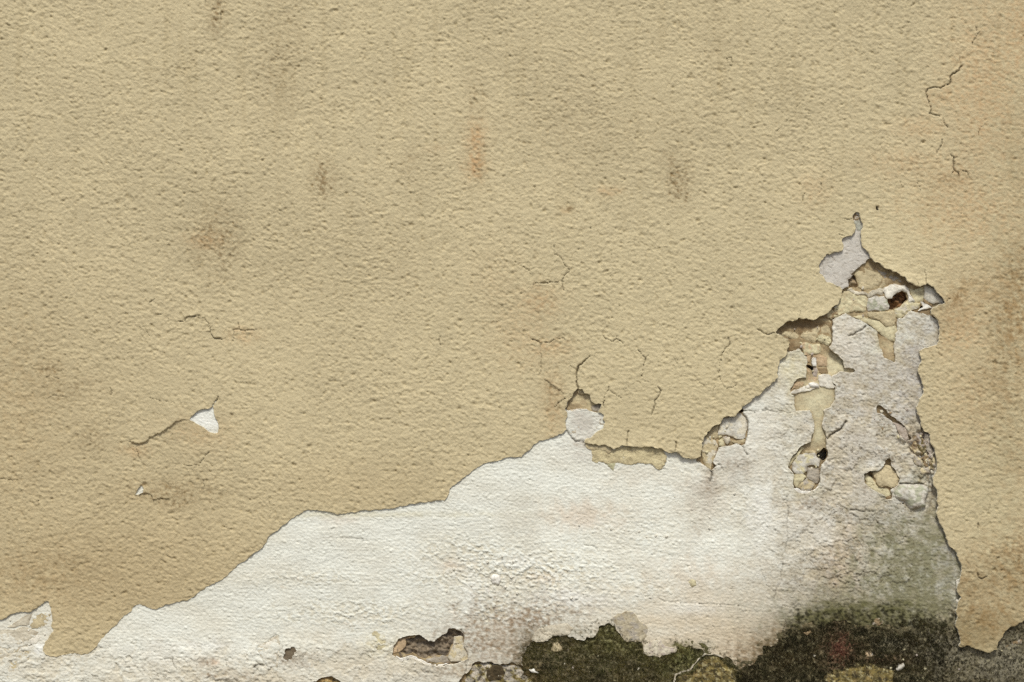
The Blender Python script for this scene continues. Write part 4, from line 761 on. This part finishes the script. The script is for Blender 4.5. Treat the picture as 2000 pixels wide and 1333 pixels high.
# patch under the fissure
plate(P_, Z('R3', (288, 682), (440, 665), (500, 692), (580, 732), (592, 790), (520, 852), (430, 912), (400, 940), (330, 902), (285, 832)), -4.2, (190, 180, 160), rel=1.0, rnd=.9, thick=3, mat=M_COAT, tone2='lav', var=.4, label='grey-beige patch below the forked fissure')
plate(P_, Z('R3', (480, 640), (560, 622), (556, 652), (540, 690), (490, 680)), -5.6, 'grey', rel=.4)
plate(P_, Z('R3', (366, 505), (410, 500), (430, 548), (372, 535)), -4.6, 'tan', rel=.4)
plate(P_, Z('R3', (480, 1000), (560, 985), (640, 1020), (700, 960), (1060, 970), (1092, 1040), (1072, 1120), (1030, 1160), (985, 1120), (940, 1110), (860, 1100), (680, 1105), (600, 1112), (490, 1092)), -2.1, (205, 192, 154), rel=.5, rnd=.7, thick=1.6, rough=.18, mat=M_PAINT, edge='white', label='strip of older ochre paint below the lifted edge')
plate(P_, Z('R3', (590, 1105), (680, 1100), (660, 1172), (630, 1140)), -2.4, (202, 200, 164), rel=.3, rnd=.4, thick=1.5, edge='white')
plate(P_, Z('R3', (425, 945), (560, 952), (645, 975), (655, 992), (622, 1032), (600, 1002), (540, 990), (500, 1000), (440, 975)), -1.6, 'tan', (0, .06), rel=.3, rnd=.4, thick=1.6, edge='white')
plate(P_, Z('R3', (975, 1075), (1075, 1080), (1080, 1120), (1040, 1148), (990, 1130)), -1.4, (212, 200, 162), rel=.4, rnd=.5, thick=1.6, edge='white')
# lower left corner
plate(P_, Z('R7', (48, 928), (150, 862), (232, 830), (212, 908), (100, 932)), -1.3, 'pale', rel=.3, rnd=.5, thick=2, mat=M_COAT)
plate(P_, Z('R7', (215, 915), (262, 842), (330, 826), (372, 832), (352, 902), (300, 930), (228, 940)), -1.6, 'tan', rel=.4, rnd=.5, thick=1.6)
plate(P_, Z('R7', (-120, 945), (0, 942), (60, 950), (230, 945), (290, 962), (212, 1030), (150, 1060), (0, 1080), (-120, 1090)), -1.5, 'pale', rel=.5, rnd=.5, thick=2, mat=M_COAT)
plate(P_, Z('R7', (-120, 1100), (0, 1090), (150, 1070), (232, 1072), (248, 1090), (212, 1170), (150, 1210), (100, 1260), (60, 1340), (0, 1400), (-120, 1400)), -1.7, 'pale', rel=.6, rnd=.6, thick=2, mat=M_COAT, tone2='tan')
plate('plaster_crumb', Z('R7', (212, 1020), (270, 985), (300, 1000), (262, 1050), (220, 1060)), -.8, 'white', rel=.5, thick=2)
# lower middle
plate(P_, Z('R6', (202, 1072), (280, 1035), (348, 995), (370, 1062), (362, 1150), (342, 1222), (278, 1220), (268, 1190), (200, 1130)), -1.4, 'pale', rel=.6, rnd=.8, thick=2, mat=M_COAT, tone2='white', label='thin pale flake cracked loose beside the small grey spot')
plate(P_, Z('R6', (1650, 1002), (1710, 1002), (1720, 1060), (1742, 1110), (1748, 1168), (1622, 1182), (1602, 1150), (1625, 1100), (1645, 1050)), -4.4, 'pale', rel=.6, rnd=.7, thick=3, tone2='tan')
plate(P_, Z('R6', (1188, 1128), (1250, 1158), (1330, 1138), (1390, 1165), (1430, 1180), (1450, 1195), (1540, 1205), (1605, 1195), (1560, 1218), (1460, 1210), (1380, 1180), (1330, 1158), (1250, 1175)), -1.6, 'bright', rel=.2, rnd=.3, thick=3, mat=M_COAT, label='jagged bright lip under the dark hole at the bottom')
plate(P_, Z('R6', (1430, 1160), (1510, 1148), (1605, 1150), (1610, 1180), (1540, 1200), (1450, 1190)), -5.0, 'grey', rel=.7, thick=3)
plate(P_, Z('R6', (1200, 1120), (1205, 1065), (1250, 1015), (1340, 995), (1290, 1020), (1290, 1070), (1245, 1110)), -5.0, 'pinktan', rel=.4)
# pale pieces and chips on the dark foot
plate(P_, Z('R5', (1072, 830), (1110, 800), (1170, 782), (1225, 785), (1265, 850), (1330, 900), (1320, 960), (1280, 1000), (1180, 1000), (1140, 950), (1100, 880)), -2.8, (186, 176, 152), rel=.5, rnd=.6, thick=2.4, tone2='grey', label='grey-beige flake at the upper edge of the dark patch')
plate(P_, Z('R5', (1296, 1040), (1340, 1000), (1430, 985), (1450, 1030), (1540, 1045), (1530, 1070), (1440, 1095), (1340, 1100), (1300, 1080)), -3.2, 'pale', rel=.5, rnd=.6, thick=2.4, tone2='rose')
plate(P_, Z('R5', (500, 985), (530, 930), (600, 890), (680, 880), (760, 870), (800, 905), (760, 950), (660, 955), (590, 1000), (530, 998)), -2.2, 'pale', rel=.5, rnd=.6, thick=2.4)
plate(P_, Z('R5', (650, 1010), (690, 1005), (725, 1060), (690, 1072), (640, 1060)), -4.4, 'tan', rel=.7)
plate('plaster_crumb', Z('R5', (485, 1195), (520, 1190), (552, 1222), (500, 1215)), -2, 'bright', rel=.4, dome=1.4, domew=2)
plate('plaster_crumb', Z('R5', (130, 515), (160, 495), (205, 520), (190, 550), (140, 545)), -3.6, 'cream', rel=.6, dome=.6, domew=2)
plate('plaster_crumb', Z('R5', (205, 540), (235, 515), (280, 520), (292, 560), (270, 600), (220, 590)), -2.6, 'bright', rel=.4, dome=4.5, domew=3.5, rough=.06, thick=4, label='round white lump of lime on the white coat')
plate('plaster_crumb', Z('R5', (160, 615), (195, 600), (215, 640), (205, 660), (165, 650)), -2.6, 'bright', rel=.4, dome=2.5, domew=3, rough=.06, thick=3)
plate('plaster_crumb', Z('R5', (1612, 575), (1640, 545), (1672, 560), (1678, 600), (1640, 618)), -5.0, 'cream', rel=.3, dome=2.2, domew=2.5, rough=.05)
plate('plaster_crumb', Z('R5', (1615, 470), (1640, 455), (1648, 500), (1622, 505)), -5.0, 'white', rel=.3, dome=1, domew=2.5, rough=.05)
for k, q in enumerate([((1600, 800), (1630, 790), (1680, 840), (1660, 870), (1605, 830)), ((1590, 355), (1640, 370), (1600, 400), (1545, 390)), ((480, 560), (530, 555), (540, 585), (490, 590)), ((360, 625), (400, 620), (415, 650), (365, 655)),
                       ((1690, 425), (1760, 430), (1750, 450), (1700, 448)), ((1395, 590), (1450, 585), (1445, 615), (1400, 612)), ((1430, 740), (1490, 750), (1480, 775), (1435, 765)), ((820, 880), (870, 890), (900, 930), (840, 920)),
                       ((1060, 880), (1120, 890), (1130, 920), (1080, 915)), ((1040, 960), (1080, 950), (1140, 990), (1150, 1030), (1130, 1100), (1090, 1110), (1050, 1040))]):
    plate('plaster_crumb', Z('R6', *q), -2.4, 'white' if k != 9 else 'cream', rel=.9, dome=1.2, domew=3, rnd=.5, thick=2, mat=M_COAT)
for k, q in enumerate([((1560, 515), (1590, 500), (1600, 560), (1590, 610), (1560, 570)), ((1565, 640), (1580, 650), (1570, 740), (1556, 730))]):
    plate('plaster_crumb', Z('R4', *q), -3.4, 'white', rel=.4, rnd=.4, thick=2, mat=M_COAT)
for q, h_ in (((1010, 780), (1060, 760), (1090, 790), (1050, 815), (1015, 805)), -4.8), (((560, 850), (610, 840), (640, 860), (590, 875)), -4.6), (((1880, 930), (1930, 900), (1990, 880), (1990, 930), (1900, 960)), -5.0):
    plate(P_, Z('R4', *q), h_, 'brown', rel=1.2, rnd=.9, thick=2.4, rough=.3, tone2='grey')
# stones at the foot
CU_ = None
def stone(poly, h, tone, tone2, label, dome=7):
    return plate('stone', poly, h, tone, rel=1.1, rnd=2.5, thick=9, dome=dome, domew=13, mat=M_STONE, tone2=tone2, relk='f', rough=.1, label=label, var=.5, edge='dark')
stone(Z('R5', (1490, 1400), (1525, 1235), (1565, 1215), (1640, 1190), (1690, 1125), (1735, 1085), (1800, 1085), (1870, 1122), (1900, 1152), (1970, 1192), (1990, 1240), (2010, 1400)), -7, 'ochre', 'stone', 'ochre stone with a thin white rim at the lower edge', dome=6)
stone(Z('R4', (665, 1280), (690, 1160), (705, 1118), (760, 1085), (850, 1070), (920, 1040), (1000, 1040), (1080, 1065), (1150, 1095), (1180, 1140), (1200, 1280)), -7, 'ochre', 'stone', 'wide ochre stone under the red lichen')
stone(Z('R4', (930, 985), (965, 960), (1035, 948), (1032, 1028), (965, 1032), (940, 1010)), -7, 'pinktan', 'grey', 'small squarish grey-beige stone beside the red lichen', dome=4)
stone(Z('R5', (0, 1400), (30, 1230), (85, 1165), (180, 1152), (280, 1165), (370, 1152), (430, 1172), (460, 1218), (512, 1252), (530, 1400)), -7, 'grey', 'ochre', 'crumbling pale brown stone left of the dark moss', dome=5)
stone(Z('R6', (600, 1400), (618, 1328), (665, 1308), (748, 1293), (812, 1330), (830, 1400)), -6, (164, 136, 88), 'ochre', 'orange-brown stone barely showing at the lower edge', dome=3)
plate('pebble', Z('R4', (1170, 1098), (1185, 1070), (1220, 1052), (1228, 1075), (1205, 1100), (1180, 1108)), -4, 'lgrey', rel=.2, dome=3.5, domew=3, rough=.03, mat=M_COAT, label='small smooth pale pebble stuck in the dark foot')
# white rim of the ochre stone
plate('stone_rim', Z('R5', (1512, 1290), (1520, 1230), (1562, 1210), (1635, 1187), (1685, 1121), (1732, 1079), (1802, 1079), (1870, 1110), (1860, 1112), (1800, 1087), (1738, 1088), (1691, 1127), (1640, 1194), (1566, 1219), (1528, 1240), (1520, 1290)),
      -3.4, 'pale', rel=.3, rnd=.3, thick=4, mat=M_COAT)
plate('damp_stain_pad', Z('R5', (185, 1200), (230, 1165), (290, 1170), (315, 1215), (290, 1270), (210, 1275), (180, 1240)), -1.0, 'dark', rel=1.0, rnd=1, thick=3, mat=M_STONE)

# small loose crumbs caught in the broken parts
import bmesh
protos = []
for k, tn in enumerate(['pale', 'cream', 'brown', 'grey', 'rose', 'white']):
    bm = bmesh.new(); bmesh.ops.create_icosphere(bm, subdivisions=2, radius=1.0); rs = random.Random(k)
    sx, sy, sz = rs.uniform(.9, 1.4), rs.uniform(.5, .8), rs.uniform(.7, 1.1); o3 = [rs.uniform(0, 9) for _ in range(3)]
    from mathutils import noise as mn
    for v in bm.verts:
        n_ = mn.noise(v.co * 1.6 + Vector(o3)); v.co *= 1 + .55 * n_
        v.co.x = round(v.co.x * sx * 2.2) / 2.2 * .4 + v.co.x * sx * .6; v.co.y *= sy; v.co.z *= sz
    me = bpy.data.meshes.new('crumb'); bm.to_mesh(me); bm.free()
    at = me.color_attributes.new('tone', 'FLOAT_COLOR', 'POINT'); at.data.foreach_set('color', np.tile(np.append(lin(COLS[tn]), 1), len(me.vertices)).astype(np.float32))
    me.materials.append(M_BASE if k < 5 else M_COAT); protos.append(me)
rs = np.random.RandomState(12)
spots = []
zones = [(1570, 660, 40, 20, 3, 'b'), (1590, 700, 26, 40, 6, 'b'), (1700, 590, 70, 30, 10, 'b'), (1817, 890, 22, 60, 42, 'u'), (1745, 830, 40, 30, 10, 'u'), (1400, 860, 22, 26, 12, 'b'), (1580, 915, 26, 36, 12, 'b'),
         (1010, 1130, 150, 45, 44, 'u'), (840, 1290, 60, 8, 12, 'u'), (60, 1230, 50, 30, 8, 'u'), (1760, 1290, 200, 26, 12, 'b'), (1160, 1290, 110, 24, 5, 'b'), (520, 1290, 60, 16, 8, 'u'), (1300, 1010, 240, 60, 14, 'u')]
for cx, cy, rx, ry, n, kind in zones:
    for _ in range(n):
        a, b = cx + rx * rs.uniform(-1, 1), cy + ry * rs.uniform(-1, 1)
        i, j = np.clip(np.searchsorted(ys, b), 0, len(ys) - 1), np.clip(np.searchsorted(xs, a), 0, len(xs) - 1)
        if not inE[i, j] or (kind == 'b') != bool(inC[i, j]): continue
        h = HB[i, j] if kind == 'b' else HU[i, j]
        if kind == 'b' and cy < 1200: h += 2.5
        if cy >= 1285 and kind == 'b': h -= .6
        white = kind == 'u' and cx < 1500
        o = bpy.data.objects.new('plaster_crumb', protos[5 if white else ([0, 1, 1, 4][rs.randint(0, 4)] if kind == 'b' else rs.randint(0, 5))]); COL.objects.link(o); o.parent = wall
        sc = rs.uniform(1.0, 2.6) if white else rs.uniform(1.3, 3.2)
        o.location = ((a - 1000) / 1000, -(h + sc * .1) / 1000, Z0 + (1333 - b) / 1000); o.scale = (sc / 1000,) * 3
        o.rotation_euler = (rs.uniform(-.4, .4), rs.uniform(0, 6.28), rs.uniform(-.4, .4))

# ------------------------------------------------------------------ wall body behind the layers
def box(name, x0, x1, y0, y1, z0, z1, mat, parent=None):
    V = np.array([(x, y, z) for z in (z0, z1) for y in (y0, y1) for x in (x0, x1)])
    Q = np.array([(0, 1, 5, 4), (1, 3, 7, 5), (3, 2, 6, 7), (2, 0, 4, 6), (4, 5, 7, 6), (0, 2, 3, 1)])
    return quads_obj(name, V, Q, mat, parent, np.tile(lin((150, 134, 104)), (8, 1)), np.zeros(6, bool))
box('wall_body', (xs[0] - 1000) / 1000 + .002, (xs[-1] - 1000) / 1000 - .002, .038, .34, 0.0, Z0 + (1333 - ys[0]) / 1000 - .002, M_BASE, wall)

# ------------------------------------------------------------------ moss and lichen
def moss_material():
    m = bpy.data.materials.new('moss_tuft'); m.use_nodes = True; t = m.node_tree; b = t.nodes['Principled BSDF']
    at = t.nodes.new('ShaderNodeAttribute'); at.attribute_name = 'tone'; t.links.new(at.outputs['Color'], b.inputs['Base Color'])
    b.inputs['Roughness'].default_value = .95; b.inputs['Specular IOR Level'].default_value = .15
    return m
M_MOSS = moss_material()
def tufts(name, n, dens, x0, x1, y0, y1, tones, label, cat, size=(1.6, 3.4), seed=1):
    rs = np.random.RandomState(seed)
    px = rs.uniform(x0, x1, n * 5); py = rs.uniform(y0, y1, n * 5)
    d = dens(px, py); k = rs.rand(len(px)) < d; px, py = px[k][:n], py[k][:n]; n = len(px)
    ii = np.clip(np.searchsorted(ys, py), 0, len(ys) - 1); jj = np.clip(np.searchsorted(xs, px), 0, len(xs) - 1)
    hh = np.where(inC[ii, jj] | (DC[ii, jj] < 2) & inC[ii, jj], HB[ii, jj], HU[ii, jj])
    V = []; C = []
    B = 4
    a0 = rs.rand(n) * 6.28
    tn = np.array([lin(t) for t in tones])
    for b in range(B):
        a = a0 + b * 6.28 / B + rs.uniform(-.5, .5, n); L = rs.uniform(*size, n); wd = L * .42
        ca, sa = np.cos(a), np.sin(a)
        rise = rs.uniform(.35, 1.0, n) * L
        p0 = np.stack([px - sa * wd * .5, hh - .4, py + ca * wd * .5], 1); p1 = np.stack([px + sa * wd * .5, hh - .4, py - ca * wd * .5], 1)
        p2 = np.stack([px + ca * L, hh + rise, py + sa * L + .3 * L], 1)
        pm = np.stack([px + ca * L * .5, hh + rise * .9, py + sa * L * .5], 1)
        V.append(np.stack([p0, p1, p2, pm], 1))
        c = tn[rs.randint(0, len(tn), n)] * rs.uniform(.6, 1.35, n)[:, None] * (1 + .55 * fbm(px / 34, py / 26, 160 + seed, 3))[:, None] * np.stack([1 + .12 * pn(px / 50, py / 40, 161), np.ones(n), 1 - .1 * pn(px / 50, py / 40, 161)], 1)
        C.append(np.repeat(c[:, None, :], 4, 1))
    V = np.concatenate(V).reshape(-1, 3); C = np.concatenate(C).reshape(-1, 3)
    V = np.stack([(V[:, 0] - 1000) / 1000, -V[:, 1] / 1000, Z0 + (1333 - V[:, 2]) / 1000], 1)
    m = len(V) // 4; b = np.arange(m) * 4
    T = np.concatenate([np.stack([b, b + 3, b + 2], 1), np.stack([b + 1, b + 2, b + 3], 1)])
    o = new_obj(name, V, T.ravel(), np.arange(len(T)) * 3, np.full(len(T), 3), M_MOSS, None, C, np.zeros(len(T), bool))
    return tag(o, label, cat, kind='stuff')
def look(A, px, py):
    ii = np.clip(np.searchsorted(ys, py), 0, len(ys) - 1); jj = np.clip(np.searchsorted(xs, px), 0, len(xs) - 1)
    return A[ii, jj]
inMoss = inside(xs, ys, CUT_MOSS) & inE & (mossz > .5)
def d_left(px, py): return np.maximum(.45 * np.exp(-look(DM, px, py) / 7) * look(inE & ~inC, px, py) * (pn(px / 14, py / 9, 149) > 0), look(inMoss, px, py) * np.clip(.8 + .5 * fbm(px / 12, py / 10, 120, 3), 0.2, 1) * (px < 1450))
def d_right(px, py):
    inn = look(inMoss, px, py) * np.clip(.75 + .6 * fbm(px / 14, py / 12, 122, 3), 0.12, 1) * (1 - .75 * sst(1790, 1900, px + 30 * pn(px / 40, py / 30, 140))) * (1 - .97 * np.exp(-((px - 1640) / 24) ** 2 - ((py - 1268) / 27) ** 2))
    up = look(np.maximum(mould_band * spk * .8, black * .8 * (spk2 * .5 + .5)), px, py) * look(inE & ~inC, px, py)
    return np.maximum(inn, up) * (px > 1440)
tufts('moss', 15000, d_left, 1000, 1450, 1200, 1450, [(112, 106, 62), (130, 124, 76), (80, 75, 46), (146, 138, 92)], 'dark green moss low on the wall, left of the ochre stone with a white rim', 'moss', seed=4)
tufts('moss', 26000, d_right, 1440, 2100, 1160, 1450, [(84, 78, 54), (100, 95, 62), (62, 57, 40), (134, 127, 94), (78, 66, 50)], 'blackish moss and mould spreading up the wall around the red lichen', 'moss', seed=5)
tufts('lichen', 800, lambda a, b: np.exp(-(((a - 1640 + 8 * pn(b / 9, a / 9, 3)) / 17) ** 2 + ((b - 1268) / 20) ** 2) * 1.1) * (pn(a / 5, b / 5, 9) > -.25), 1600, 1690, 1225, 1315, [(158, 104, 88), (170, 120, 100), (120, 76, 62), (90, 70, 54)], 'rust-red lichen patch in the middle of the black moss', 'lichen', size=(1.2, 2.6), seed=6)

# ------------------------------------------------------------------ ground in front of the wall
gm = bpy.data.materials.new('packed_earth'); gm.use_nodes = True; t = gm.node_tree; b = t.nodes['Principled BSDF']; b.inputs['Roughness'].default_value = .95
n = t.nodes.new('ShaderNodeTexNoise'); n.inputs['Scale'].default_value = 6; n.inputs['Detail'].default_value = 10
r = t.nodes.new('ShaderNodeValToRGB'); r.color_ramp.elements[0].color = (.10, .085, .06, 1); r.color_ramp.elements[1].color = (.27, .24, .18, 1)
r.color_ramp.elements[0].position = .3; r.color_ramp.elements[1].position = .7
tc = t.nodes.new('ShaderNodeTexCoord'); t.links.new(tc.outputs['Object'], n.inputs['Vector']); t.links.new(n.outputs[0], r.inputs[0]); t.links.new(r.outputs[0], b.inputs['Base Color'])
bp = t.nodes.new('ShaderNodeBump'); bp.inputs['Distance'].default_value = .02; t.links.new(n.outputs[0], bp.inputs['Height']); t.links.new(bp.outputs[0], b.inputs['Normal'])
g = quads_obj('ground', np.array([(-200, -200, 0), (200, -200, 0), (200, 200, 0), (-200, 200, 0)], float), np.array([(0, 1, 2, 3)]), gm, None, None, np.zeros(1, bool))
tag(g, 'packed bare earth at the foot of the wall', 'ground', kind='structure')
